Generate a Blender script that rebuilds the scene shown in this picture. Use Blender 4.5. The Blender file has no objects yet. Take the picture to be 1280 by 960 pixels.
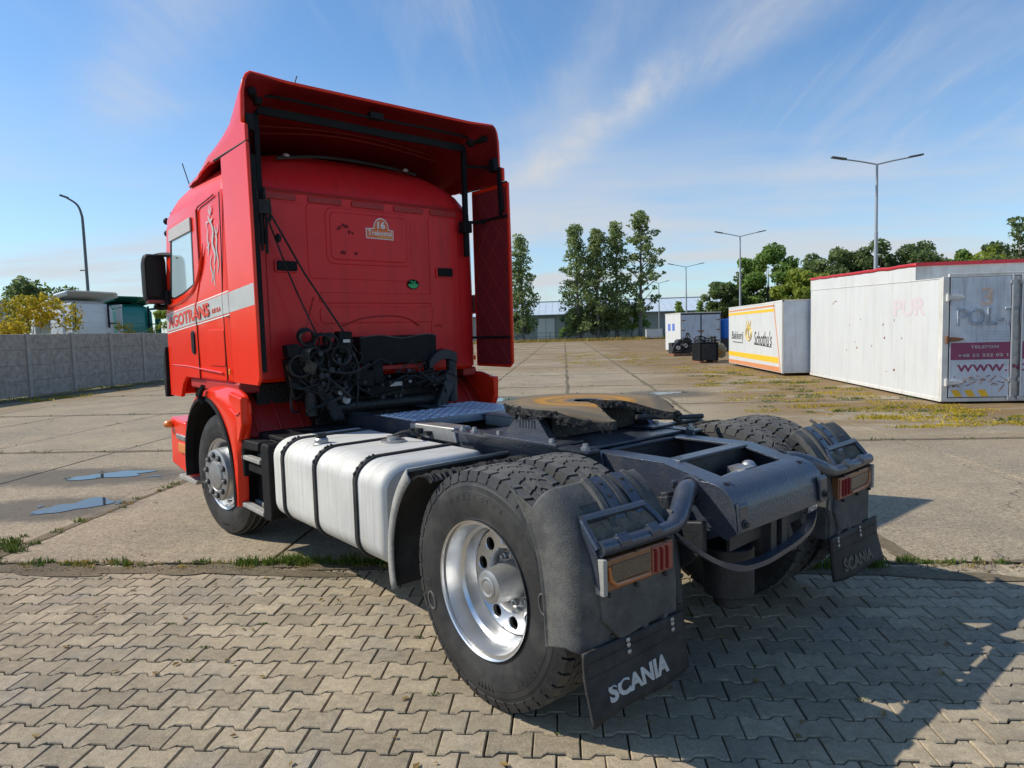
import bpy, bmesh, math, random
import numpy as np
from mathutils import Vector, Matrix
R = math.radians
rnd = random.Random(7)
sc = bpy.context.scene
C = sc.collection

# ------------------------------------------------------------------ camera, sky, sun, exposure
TR = R(44.84)                     # heading of the parked truck against the yard grid
yaw, pitch, roll = R(44.84 - 40.34), R(-4.50), R(-1.63)
fw = Vector((-math.sin(yaw) * math.cos(pitch), math.cos(yaw) * math.cos(pitch), math.sin(pitch)))
rt = Vector((math.cos(yaw), math.sin(yaw), 0)); up = rt.cross(fw)
r2 = rt * math.cos(roll) + up * math.sin(roll); u2 = up * math.cos(roll) - rt * math.sin(roll)
cam = bpy.data.objects.new('camera', bpy.data.cameras.new('camera')); C.objects.link(cam)
CAM = Vector((-0.475, -3.727, 1.658))
cam.matrix_world = Matrix(((r2.x, u2.x, -fw.x, CAM.x), (r2.y, u2.y, -fw.y, CAM.y), (r2.z, u2.z, -fw.z, CAM.z), (0, 0, 0, 1)))
cam.data.sensor_width = 36; cam.data.lens = 847.94 / 1280 * 36
cam.data.clip_start = .05; cam.data.clip_end = 4000
sc.camera = cam

SUN = Vector((-1.114, .003, 1.0)).normalized()       # towards the sun
elev = math.asin(SUN.z); azim = math.atan2(SUN.x, SUN.y)
sun = bpy.data.objects.new('sun', bpy.data.lights.new('sun', 'SUN')); C.objects.link(sun)
sun.data.energy = 4.8; sun.data.angle = R(.5); sun.data.color = (1, .93, .81)
sun.rotation_euler = SUN.to_track_quat('Z', 'Y').to_euler()

W = bpy.data.worlds.new('World'); sc.world = W; W.use_nodes = True
def build_world():
    N = W.node_tree; n = N.nodes; L = N.links; n.clear()
    out = n.new('ShaderNodeOutputWorld'); bg = n.new('ShaderNodeBackground'); bg.inputs[1].default_value = .15
    sky = n.new('ShaderNodeTexSky'); sky.sky_type = 'NISHITA'; sky.sun_disc = False
    sky.sun_elevation = elev; sky.sun_rotation = azim
    sky.air_density = 1.0; sky.dust_density = .35; sky.ozone_density = 1.6
    def math_(op, a, b=None, c=None):
        m = n.new('ShaderNodeMath'); m.operation = op
        for i, x in enumerate((a, b, c)):
            if x is None: continue
            if isinstance(x, (int, float)): m.inputs[i].default_value = x
            else: L.new(x, m.inputs[i])
        return m.outputs[0]
    tc = n.new('ShaderNodeTexCoord'); sp = n.new('ShaderNodeSeparateXYZ'); L.new(tc.outputs['Generated'], sp.inputs[0])
    z = math_('ADD', math_('MAXIMUM', sp.outputs[2], 0.0), .10)
    px = math_('DIVIDE', sp.outputs[0], z); py = math_('DIVIDE', sp.outputs[1], z)     # cloud plane
    cb = n.new('ShaderNodeCombineXYZ'); L.new(px, cb.inputs[0]); L.new(py, cb.inputs[1])
    def noise(vec, scale, det=6, rough=.6, dist=0.0):
        t = n.new('ShaderNodeTexNoise'); t.inputs['Scale'].default_value = scale; t.inputs['Detail'].default_value = det
        t.inputs['Roughness'].default_value = rough; t.inputs['Distortion'].default_value = dist; L.new(vec, t.inputs['Vector']); return t.outputs[0]
    def mapped(rot, sx, sy, ox=0, oy=0):
        m = n.new('ShaderNodeMapping'); m.vector_type = 'POINT'; m.inputs['Rotation'].default_value = (0, 0, rot)
        m.inputs['Scale'].default_value = (sx, sy, 1); m.inputs['Location'].default_value = (ox, oy, 0); L.new(cb.outputs[0], m.inputs[0]); return m.outputs[0]
    def ramp(v, a, b):
        m = n.new('ShaderNodeMapRange'); m.interpolation_type = 'SMOOTHSTEP'; m.inputs[1].default_value = a; m.inputs[2].default_value = b
        m.clamp = True; L.new(v, m.inputs[0]); return m.outputs[0]
    # fibrous cirrus: long streaks, broken by a broad patch mask
    fib = noise(mapped(R(-28), 1.0, .22), 2.6, 9, .62, 1.1)
    patch = noise(mapped(R(20), .8, .5, 3.3, 1.7), .75, 4, .5, .5)
    cir = math_('MULTIPLY', ramp(fib, .42, .80), ramp(patch, .44, .68))
    # one broad plume of ice cloud that runs up from the horizon to the right of the middle of the view
    m = n.new('ShaderNodeMapping'); m.inputs['Location'].default_value = (0, 0, 0); L.new(cb.outputs[0], m.inputs[0])
    wob = math_('MULTIPLY', math_('SUBTRACT', noise(mapped(0, 1, 1, 9, 4), 1.4, 5, .6), .5), .55)
    def plume_of(ax, ay, bx_, by_, w0, w1, e0, e1, amt):
        dl = math.hypot(bx_ - ax, by_ - ay); dx, dy = (bx_ - ax) / dl, (by_ - ay) / dl
        along = math_('ADD', math_('MULTIPLY', math_('SUBTRACT', px, ax), dx), math_('MULTIPLY', math_('SUBTRACT', py, ay), dy))
        perp = math_('ADD', math_('MULTIPLY', math_('SUBTRACT', px, ax), -dy), math_('MULTIPLY', math_('SUBTRACT', py, ay), dx))
        perp = math_('ABSOLUTE', math_('ADD', perp, math_('MULTIPLY', wob, .6)))
        band = math_('SUBTRACT', 1.0, ramp(perp, w0, w1))
        ends = math_('MULTIPLY', ramp(along, e0, e0 + .7), math_('SUBTRACT', 1.0, ramp(along, e1, e1 + 1.6)))
        grain = ramp(noise(mapped(math.atan2(dx, dy), 1.0, .22, 2 + ax, 2), 3.6, 9, .66, .8), .26, .74)
        return math_('MULTIPLY', math_('MULTIPLY', math_('MULTIPLY', band, band), ends), math_('MULTIPLY', math_('ADD', math_('MULTIPLY', grain, .75), .25), amt))
    plume = math_('ADD', plume_of(-.19, 3.19, .52, 1.79, .0, .34, -.35, 1.6, 1.0), math_('ADD', plume_of(-.19, 2.7, .15, 1.83, .0, .22, -.2, .9, .55), plume_of(-1.35, 2.1, -.9, 1.6, .0, .30, -.6, .8, .6)))
    low = math_('MULTIPLY', math_('SUBTRACT', 1.0, ramp(sp.outputs[2], .10, .36)), math_('ADD', math_('MULTIPLY', ramp(noise(mapped(R(10), .5, 1, 5, 2), .8, 5, .55), .38, .66), .75), .25))
    tot = math_('MINIMUM', math_('ADD', math_('ADD', math_('MULTIPLY', cir, .6), math_('MULTIPLY', plume, .68)), math_('MULTIPLY', low, .9)), .92)
    mix = n.new('ShaderNodeMix'); mix.data_type = 'RGBA'; L.new(tot, mix.inputs[0])
    tint = n.new('ShaderNodeMix'); tint.data_type = 'RGBA'; tint.blend_type = 'MULTIPLY'; tint.inputs[0].default_value = 1
    L.new(sky.outputs[0], tint.inputs[6]); tint.inputs[7].default_value = (.72, .96, 1.13, 1)
    L.new(tint.outputs[2], mix.inputs[6]); mix.inputs[7].default_value = (4.3, 4.45, 4.7, 1)
    L.new(mix.outputs[2], bg.inputs[0]); L.new(bg.outputs[0], out.inputs[0])
build_world()
vs = sc.view_settings; vs.view_transform = 'Standard'; vs.look = 'None'; vs.exposure = 0.0; vs.gamma = 1; vs.use_curve_mapping = False

# ------------------------------------------------------------------ materials
MAT = {}
def mat(name, col, rough=.6, metal=0.0, var=.12, scale=6.0, bump=0.0, bscale=40.0, coat=0.0, spec=.5, dust=None, dustamt=.0, dscale=3.0, trans=0.0, obj=True):
    m = bpy.data.materials.new(name); m.use_nodes = True; N = m.node_tree; n = N.nodes; L = N.links
    b = n['Principled BSDF']; b.inputs['Roughness'].default_value = rough; b.inputs['Metallic'].default_value = metal
    b.inputs['Coat Weight'].default_value = coat; b.inputs['Coat Roughness'].default_value = .06; b.inputs['Specular IOR Level'].default_value = spec
    tc = n.new('ShaderNodeTexCoord'); co = tc.outputs['Object']
    if not obj:
        g = n.new('ShaderNodeNewGeometry'); co = g.outputs['Position']
    t = n.new('ShaderNodeTexNoise'); t.inputs['Scale'].default_value = scale; t.inputs['Detail'].default_value = 6; t.inputs['Roughness'].default_value = .65; L.new(co, t.inputs['Vector'])
    r = n.new('ShaderNodeMapRange'); r.inputs[1].default_value = .3; r.inputs[2].default_value = .7; r.inputs[3].default_value = 1 - var; r.inputs[4].default_value = 1 + var; L.new(t.outputs[0], r.inputs[0])
    mx = n.new('ShaderNodeMix'); mx.data_type = 'RGBA'; mx.blend_type = 'MULTIPLY'; mx.inputs[0].default_value = 1
    mx.inputs[6].default_value = (*col, 1); L.new(r.outputs[0], mx.inputs[7]); last = mx.outputs[2]
    if dust:
        t2 = n.new('ShaderNodeTexNoise'); t2.inputs['Scale'].default_value = dscale; t2.inputs['Detail'].default_value = 8; t2.inputs['Roughness'].default_value = .7; L.new(co, t2.inputs['Vector'])
        r3 = n.new('ShaderNodeMapRange'); r3.inputs[1].default_value = .46; r3.inputs[2].default_value = .72; r3.inputs[3].default_value = 0; r3.inputs[4].default_value = dustamt; L.new(t2.outputs[0], r3.inputs[0])
        m2 = n.new('ShaderNodeMix'); m2.data_type = 'RGBA'; L.new(r3.outputs[0], m2.inputs[0]); L.new(last, m2.inputs[6]); m2.inputs[7].default_value = (*dust, 1); last = m2.outputs[2]
        ra = n.new('ShaderNodeMapRange'); ra.inputs[3].default_value = rough; ra.inputs[4].default_value = min(1, rough + .35); L.new(r3.outputs[0], ra.inputs[0]); L.new(ra.outputs[0], b.inputs['Roughness'])
    L.new(last, b.inputs['Base Color'])
    if bump:
        t3 = n.new('ShaderNodeTexNoise'); t3.inputs['Scale'].default_value = bscale; t3.inputs['Detail'].default_value = 5; L.new(co, t3.inputs['Vector'])
        bp = n.new('ShaderNodeBump'); bp.inputs['Strength'].default_value = bump; bp.inputs['Distance'].default_value = .01; L.new(t3.outputs[0], bp.inputs['Height']); L.new(bp.outputs[0], b.inputs['Normal'])
    if trans: b.inputs['Transmission Weight'].default_value = trans
    MAT[name] = m; return m

mat('red_paint', (.86, .034, .009), .22, coat=.20, spec=.25, var=.04, scale=2, dust=(.66, .05, .025), dustamt=.18, dscale=2.2)
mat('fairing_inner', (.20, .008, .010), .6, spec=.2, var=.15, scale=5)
mat('red_back', (.76, .020, .022), .42, spec=.3, coat=.1, var=.05, scale=3, dust=(.52, .035, .03), dustamt=.5, dscale=3)
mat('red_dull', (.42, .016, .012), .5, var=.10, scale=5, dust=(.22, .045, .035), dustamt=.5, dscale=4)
mat('foam_red', (.20, .010, .012), .85, var=.15, scale=9)
mat('black_plastic', (.010, .010, .011), .6, spec=.18, var=.25, scale=14, dust=(.04, .038, .034), dustamt=.4, dscale=5)
mat('mirror_black', (.008, .008, .009), .3, spec=.2)  # dark reflection in the mirror glass put into its colour
mat('black_gloss', (.012, .012, .014), .18, var=.1)
mat('black_rubber', (.022, .022, .022), .66, spec=.3, var=.22, scale=10, bump=.15, bscale=60, dust=(.15, .14, .125), dustamt=.35, dscale=4)
mat('tyre_side', (.026, .026, .027), .5, spec=.3, var=.25, scale=8, dust=(.10, .095, .085), dustamt=.5, dscale=5)
mat('tread_rubber', (.085, .083, .078), .85, var=.22, scale=16, dust=(.22, .20, .17), dustamt=.5, dscale=9, bump=.2, bscale=90)
mat('groove_rubber', (.12, .115, .10), .9, var=.35, scale=30)
mat('chassis_paint', (.062, .074, .102), .30, metal=.45, var=.12, scale=4, bump=.3, bscale=60, coat=.2, dust=(.13, .12, .105), dustamt=.6, dscale=5)
mat('chassis_dark', (.020, .022, .026), .5, metal=.1, var=.3, scale=9, bump=.3, bscale=50, dust=(.10, .09, .075), dustamt=.45, dscale=5)
mat('grey_plastic', (.078, .079, .078), .75, spec=.16, var=.25, scale=9, dust=(.22, .21, .18), dustamt=.5, dscale=7.0, bump=.35, bscale=160)
mat('pale_plastic', (.30, .29, .265), .75, var=.25, scale=9, bump=.25, bscale=60, dust=(.16, .15, .13), dustamt=.4)
mat('alloy', (.72, .73, .74), .33, metal=1.0, var=.06, scale=5, dust=(.42, .40, .36), dustamt=.25, dscale=7)
mat('steel_dull', (.42, .42, .42), .42, metal=.8, var=.18, scale=9, dust=(.2, .18, .15), dustamt=.5, dscale=8)
mat('chequer', (.50, .58, .70), .32, metal=.9, var=.12, scale=12)
mat('galvanised', (.42, .44, .46), .5, metal=.6, var=.1, scale=3)
mat('amber', (.75, .22, .02), .25, coat=.4, var=.05)
mat('amber_deep', (.42, .14, .035), .35, coat=.2, var=.12, scale=30)
mat('amber_dull', (.20, .085, .035), .35, coat=.3, var=.2, scale=30)
mat('lamp_red', (.20, .032, .025), .3, coat=.4, var=.15, scale=30)
mat('lamp_lens', (.15, .10, .055), .35, coat=.3, var=.45, scale=160, bump=.8, bscale=260)
mat('glass_pale', (.42, .55, .58), .06, var=.05, coat=.5, spec=.9)  # pale sky seen through the cab window painted into the glass
mat('glass_dark', (.03, .05, .06), .05, spec=.9, var=.1)
mat('silver_decal', (.50, .46, .43), .45, var=.08, scale=12, dust=(.5, .45, .42), dustamt=.3)
mat('stripe_silver', (.47, .48, .465), .42, var=.07, scale=5, dust=(.47, .47, .44), dustamt=.4, coat=.3)
mat('decal_red', (.66, .06, .03), .45, var=.1)
mat('decal_white', (.80, .79, .76), .5, var=.06)
mat('decal_orange', (.80, .17, .045), .5, var=.06)
mat('decal_yellow', (.80, .50, .10), .5, var=.08)
mat('decal_green', (.03, .42, .13), .45, var=.1)
mat('letter_white', (.45, .45, .43), .55, var=.15, scale=20)
mat('letter_faint', (.060, .057, .05), .6, var=.2, scale=20)
mat('tank_end', (.33, .34, .34), .55, metal=.3, var=.2, scale=5, dust=(.22, .21, .19), dustamt=.45)
mat('grease_shade_black', (.016, .015, .014), .5, var=.5, scale=30, bump=1.0, bscale=45)
mat('concrete_wall', (.37, .325, .275), .95, spec=.2, var=.30, scale=6, bump=1.0, bscale=26, obj=False)
mat('concrete_post', (.40, .36, .31), .92, var=.15, scale=4, bump=.3, bscale=30, obj=False)
mat('white_paint', (.59, .60, .59), .45, var=.04, scale=1.2, dust=(.62, .58, .50), dustamt=.35, dscale=1.3, obj=False)
mat('offwhite_paint', (.66, .65, .60), .5, var=.07, scale=2, dust=(.38, .32, .24), dustamt=.4, dscale=2.2, obj=False)
mat('door_grey', (.55, .60, .66), .4, var=.08, scale=2, dust=(.36, .38, .40), dustamt=.45, dscale=3, obj=False)
mat('trim_red', (.62, .035, .05), .5, var=.1)
mat('band_purple', (.25, .045, .11), .5, var=.1, scale=5)
mat('grey_print', (.43, .47, .54), .6, var=.2, scale=14)
mat('pink_print', (.60, .52, .53), .6, var=.1, scale=14)
mat('rust', (.22, .10, .05), .9, var=.4, scale=9, bump=.4, bscale=40)
mat('gold_print', (.60, .44, .12), .5, var=.2, scale=20)
mat('stripe_yellow', (.82, .48, .02), .5, var=.05)
mat('stripe_orange', (.62, .25, .10), .55, var=.1)
mat('faded_orange', (.58, .42, .34), .6, var=.25, scale=14)
mat('blue_drum', (.02, .17, .62), .4, var=.08)
mat('blue_print', (.12, .18, .50), .5, var=.1)
mat('lamp_post', (.36, .38, .40), .5, metal=.4, var=.08, scale=1)
mat('lamp_head', (.10, .11, .12), .5, var=.1)
mat('roof_sheet', (.52, .60, .66), .45, var=.05, scale=.4, obj=False)
mat('hall_wall', (.30, .33, .33), .7, var=.08, scale=.5, obj=False)
mat('hall_door', (.66, .68, .68), .5, var=.05, obj=False)
mat('hall_trim', (.20, .30, .32), .6, var=.05)
mat('fence_wire', (.16, .18, .18), .6, metal=.4, var=.1)
mat('cab_white', (.72, .73, .72), .4, coat=.3, var=.05, obj=False, dust=(.55, .54, .5), dustamt=.3)
mat('cab_teal', (.008, .20, .17), .35, coat=.4, var=.08, obj=False)
mat('tray_dust', (.15, .13, .10), .9, spec=.1, var=.4, scale=20, bump=.5, bscale=60)
mat('tan_cloth', (.45, .34, .18), .9, var=.2)
mat('bark', (.10, .085, .065), .95, var=.3, scale=9, bump=.5, bscale=20)
mat('bark_pale', (.16, .15, .13), .95, var=.4, scale=5, bump=.4, bscale=20)

def leaf_mat(name, a, b, trans=.35):
    m = bpy.data.materials.new(name); m.use_nodes = True; N = m.node_tree; n = N.nodes; L = N.links
    p = n['Principled BSDF']; p.inputs['Roughness'].default_value = .55; p.inputs['Specular IOR Level'].default_value = .3
    g = n.new('ShaderNodeNewGeometry'); t = n.new('ShaderNodeTexNoise'); t.inputs['Scale'].default_value = .6; t.inputs['Detail'].default_value = 5; L.new(g.outputs['Position'], t.inputs['Vector'])
    ad = n.new('ShaderNodeMath'); ad.operation = 'MULTIPLY_ADD'; ad.inputs[1].default_value = .6; L.new(g.outputs['Random Per Island'], ad.inputs[0])
    r = n.new('ShaderNodeMapRange'); r.inputs[1].default_value = .3; r.inputs[2].default_value = .7; r.inputs[3].default_value = -.1; r.inputs[4].default_value = .55; L.new(t.outputs[0], r.inputs[0]); L.new(r.outputs[0], ad.inputs[2])
    x = n.new('ShaderNodeMix'); x.data_type = 'RGBA'; L.new(ad.outputs[0], x.inputs[0]); x.inputs[6].default_value = (*a, 1); x.inputs[7].default_value = (*b, 1)
    L.new(x.outputs[2], p.inputs['Base Color'])
    tr = n.new('ShaderNodeBsdfTranslucent'); L.new(x.outputs[2], tr.inputs[0]); ms = n.new('ShaderNodeMixShader'); ms.inputs[0].default_value = trans
    L.new(p.outputs[0], ms.inputs[1]); L.new(tr.outputs[0], ms.inputs[2]); L.new(ms.outputs[0], n['Material Output'].inputs[0])
    MAT[name] = m
leaf_mat('leaf_birch', (.12, .19, .065), (.36, .42, .17), .62)
leaf_mat('leaf_dark', (.080, .13, .048), (.22, .28, .10), .62)
leaf_mat('leaf_mid', (.11, .20, .045), (.30, .42, .10), .62)
leaf_mat('leaf_yellow', (.17, .19, .02), (.68, .48, .03), .45)
leaf_mat('leaf_lime', (.16, .22, .035), (.40, .46, .08), .5)
leaf_mat('weed_green', (.045, .10, .015), (.16, .22, .04))
leaf_mat('weed_dry', (.26, .19, .06), (.46, .36, .08))
leaf_mat('leaf_fallen', (.16, .10, .04), (.40, .28, .10))

def ground_mat(name, base, alt, dirt, grain=.35, world_dirt=True, joints=False, paver=False):
    m = bpy.data.materials.new(name); m.use_nodes = True; N = m.node_tree; n = N.nodes; L = N.links
    p = n['Principled BSDF']; p.inputs['Roughness'].default_value = .92; p.inputs['Specular IOR Level'].default_value = .25
    g = n.new('ShaderNodeNewGeometry'); pos = g.outputs['Position']
    def noise(scale, det=6, rough=.65, vec=pos, dist=0):
        t = n.new('ShaderNodeTexNoise'); t.inputs['Scale'].default_value = scale; t.inputs['Detail'].default_value = det; t.inputs['Roughness'].default_value = rough; t.inputs['Distortion'].default_value = dist; L.new(vec, t.inputs['Vector']); return t.outputs[0]
    def rng(v, a, b, c=0, d=1):
        r = n.new('ShaderNodeMapRange'); r.inputs[1].default_value = a; r.inputs[2].default_value = b; r.inputs[3].default_value = c; r.inputs[4].default_value = d; L.new(v, r.inputs[0]); return r.outputs[0]
    def mix(f, a, b, mode='MIX'):
        x = n.new('ShaderNodeMix'); x.data_type = 'RGBA'; x.blend_type = mode
        for s, v in ((0, f), (6, a), (7, b)):
            if isinstance(v, (int, float)): x.inputs[s].default_value = v
            elif isinstance(v, tuple): x.inputs[s].default_value = (*v, 1)
            else: L.new(v, x.inputs[s])
        return x.outputs[2]
    def mth(op, a, b):
        q = n.new('ShaderNodeMath'); q.operation = op
        for i, v in enumerate((a, b)):
            if isinstance(v, (int, float)): q.inputs[i].default_value = v
            else: L.new(v, q.inputs[i])
        return q.outputs[0]
    c = mix(rng(noise(.8), .35, .65), base, alt)
    if paver:
        oi = n.new('ShaderNodeObjectInfo')
        isl = g.outputs['Random Per Island']
        rr = mth('FRACT', mth('ADD', oi.outputs['Random'], isl), 0)
        c = mix(1.0, c, rng(rr, 0, 1, .78, 1.13), 'MULTIPLY')
        c = mix(rng(noise(1.6, 7, .7, dist=.8), .52, .70, 0, .55), c, (.215, .205, .185)); c = mix(rng(noise(7, 4, .6), .70, .78, 0, .6), c, (.10, .085, .07))
    c = mix(1.0, c, rng(noise(140, 3, .7), .3, .7, 1 - grain, 1 + grain), 'MULTIPLY')
    c = mix(1.0, c, rng(noise(34, 6, .8), .34, .66, 1 - grain * .8, 1 + grain * .8), 'MULTIPLY')
    c = mix(1.0, c, rng(noise(9, 7, .75), .32, .68, .80, 1.18), 'MULTIPLY')
    c = mix(rng(noise(3.1, 8, .75, dist=.6), .60, .80, 0, .45), c, (.10, .095, .085))
    if world_dirt:
        s = n.new('ShaderNodeSeparateXYZ'); L.new(pos, s.inputs[0])
        # moss and dirt blown against the row of boxes on the right, and strips of silt across the far yard
        near_box = mth('MULTIPLY', rng(s.outputs[0], 1.6, 4.4), rng(s.outputs[1], 5, 9))
        mp = n.new('ShaderNodeMapping'); mp.inputs['Scale'].default_value = (.35, 1, 1); L.new(pos, mp.inputs[0])
        f1 = mth('MULTIPLY', near_box, rng(noise(.9, 8, .7, mp.outputs[0], .5), .40, .50))
        far = mth('MULTIPLY', rng(s.outputs[1], 11, 34), rng(noise(.28, 9, .72, mp.outputs[0], 1.0), .42, .58))
        wall = mth('MULTIPLY', rng(s.outputs[0], -13.5, -16.8), rng(noise(.9, 7, .7), .36, .55))
        f = mth('MINIMUM', mth('ADD', mth('ADD', f1, mth('MULTIPLY', far, .85)), wall), .9)
        dc = mix(rng(noise(2.2, 6), .38, .66), dirt, (.17, .115, .055))
        c = mix(f, c, dc)
        for cx_, cy_, rx_, ry_ in ((-6.5, 4.15, 1.7, .62), (-5.75, 2.6, .95, .55), (1.9, 13.1, 1.3, 1.1), (-2.4, 12.4, 1.6, 1.2)):
            ex = mth('DIVIDE', mth('SUBTRACT', s.outputs[0], cx_), rx_); ey = mth('DIVIDE', mth('SUBTRACT', s.outputs[1], cy_), ry_)
            dd = mth('ADD', mth('ADD', mth('MULTIPLY', ex, ex), mth('MULTIPLY', ey, ey)), mth('MULTIPLY', mth('SUBTRACT', noise(3.0, 8, .7), .5), 1.6))
            c = mix(rng(dd, 1.1, .45, 0, .72), c, (.075, .070, .062))
        vo = n.new('ShaderNodeTexVoronoi'); vo.feature = 'DISTANCE_TO_EDGE'; vo.inputs['Scale'].default_value = .23
        wv = n.new('ShaderNodeVectorMath'); wv.operation = 'ADD'; nz_ = n.new('ShaderNodeTexNoise'); nz_.inputs['Scale'].default_value = 1.3; nz_.inputs['Detail'].default_value = 8; L.new(pos, nz_.inputs['Vector'])
        L.new(pos, wv.inputs[0]); L.new(nz_.outputs['Color'], wv.inputs[1]); L.new(wv.outputs[0], vo.inputs['Vector'])
        crack = mth('MULTIPLY', rng(vo.outputs['Distance'], .0035, .0015), rng(noise(.5, 4), .46, .54))
        c = mix(mth('MULTIPLY', crack, .75), c, (.09, .075, .05))
        damp = mth('MULTIPLY', rng(noise(.45, 6, .6, mp.outputs[0], .4), .60, .72), .45)
        c = mix(damp, c, (.12, .115, .105))
    if joints:
        s = n.new('ShaderNodeSeparateXYZ'); L.new(pos, s.inputs[0])
        jx = mth('LESS_THAN', mth('ABSOLUTE', mth('SUBTRACT', mth('FRACT', mth('DIVIDE', mth('ADD', s.outputs[0], 504.97), 2.28), 0), .5), 0), .0)
        fx = mth('FRACT', mth('DIVIDE', mth('ADD', s.outputs[0], 460.97), 2.28), 0); fx = mth('MINIMUM', fx, mth('SUBTRACT', 1.0, fx))
        c = mix(mth('MULTIPLY', mth('LESS_THAN', fx, .022), .75), c, (.10, .075, .035))
    L.new(c, p.inputs['Base Color'])
    bm = n.new('ShaderNodeBump'); bm.inputs['Strength'].default_value = .55; bm.inputs['Distance'].default_value = .006
    L.new(mth('ADD', noise(110, 4, .7), mth('MULTIPLY', noise(18, 4), .8)), bm.inputs['Height']); L.new(bm.outputs[0], p.inputs['Normal'])
    MAT[name] = m
ground_mat('slab_concrete', (.350, .282, .190), (.262, .218, .155), (.23, .14, .055), grain=.62)
ground_mat('far_concrete', (.350, .282, .190), (.262, .218, .155), (.23, .14, .055), grain=.62, joints=True)
ground_mat('paver_concrete', (.385, .310, .208), (.315, .265, .188), (.2, .17, .1), grain=.22, world_dirt=False, paver=True)
ground_mat('paver_joint', (.050, .042, .030), (.040, .034, .026), (.1, .08, .05), world_dirt=False)
ground_mat('joint_soil', (.185, .145, .09), (.11, .09, .058), (.1, .08, .05), world_dirt=False)
ground_mat('earth', (.20, .17, .09), (.14, .15, .06), (.2, .16, .08), world_dirt=False)

def water_mat():
    m = bpy.data.materials.new('puddle_water'); m.use_nodes = True; p = m.node_tree.nodes['Principled BSDF']
    p.inputs['Base Color'].default_value = (.035, .034, .03, 1); p.inputs['Roughness'].default_value = .03; p.inputs['IOR'].default_value = 1.33; p.inputs['Specular IOR Level'].default_value = 1
    MAT['puddle_water'] = m
water_mat()
mat('damp_concrete', (.15, .14, .125), .85, spec=.2, var=.25, scale=9, obj=False, bump=.4, bscale=80)

def streaks(name, col, amt, sc=(3, 3, .25)):
    m = MAT[name]; N = m.node_tree; n = N.nodes; L = N.links; g = n.new('ShaderNodeNewGeometry'); mp = n.new('ShaderNodeMapping'); mp.inputs['Scale'].default_value = sc; L.new(g.outputs['Position'], mp.inputs[0])
    t = n.new('ShaderNodeTexNoise'); t.inputs['Scale'].default_value = 2.2; t.inputs['Detail'].default_value = 7; t.inputs['Roughness'].default_value = .7; L.new(mp.outputs[0], t.inputs['Vector'])
    r = n.new('ShaderNodeMapRange'); r.inputs[1].default_value = .50; r.inputs[2].default_value = .78; r.inputs[4].default_value = amt; L.new(t.outputs[0], r.inputs[0])
    b = n['Principled BSDF']; old = b.inputs['Base Color'].links[0].from_socket
    x = n.new('ShaderNodeMix'); x.data_type = 'RGBA'; L.new(r.outputs[0], x.inputs[0]); L.new(old, x.inputs[6]); x.inputs[7].default_value = (*col, 1); L.new(x.outputs[2], b.inputs['Base Color'])
streaks('white_paint', (.42, .38, .31), .5); streaks('door_grey', (.24, .24, .25), .75, (5, 5, .35)); streaks('red_back', (.34, .018, .016), .55, (4, 4, .45)); streaks('offwhite_paint', (.30, .25, .18), .6)
def tank_mat():
    mat('tank_alloy', (.62, .615, .585), .60, metal=.2, spec=.3, var=.10, scale=4, dust=(.52, .49, .43), dustamt=.55, dscale=2.5)
    m = MAT['tank_alloy']; N = m.node_tree; n = N.nodes; L = N.links      # vertical run marks of water and diesel
    tc = n.new('ShaderNodeTexCoord'); mp = n.new('ShaderNodeMapping'); mp.inputs['Scale'].default_value = (3, 22, 1.2); L.new(tc.outputs['Object'], mp.inputs[0])
    t = n.new('ShaderNodeTexNoise'); t.inputs['Scale'].default_value = 1.4; t.inputs['Detail'].default_value = 6; L.new(mp.outputs[0], t.inputs['Vector'])
    r = n.new('ShaderNodeMapRange'); r.inputs[1].default_value = .48; r.inputs[2].default_value = .75; r.inputs[4].default_value = .55; L.new(t.outputs[0], r.inputs[0])
    b = n['Principled BSDF']; old = b.inputs['Base Color'].links[0].from_socket
    x = n.new('ShaderNodeMix'); x.data_type = 'RGBA'; L.new(r.outputs[0], x.inputs[0]); L.new(old, x.inputs[6]); x.inputs[7].default_value = (.40, .36, .29, 1); L.new(x.outputs[2], b.inputs['Base Color'])
tank_mat()

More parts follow.
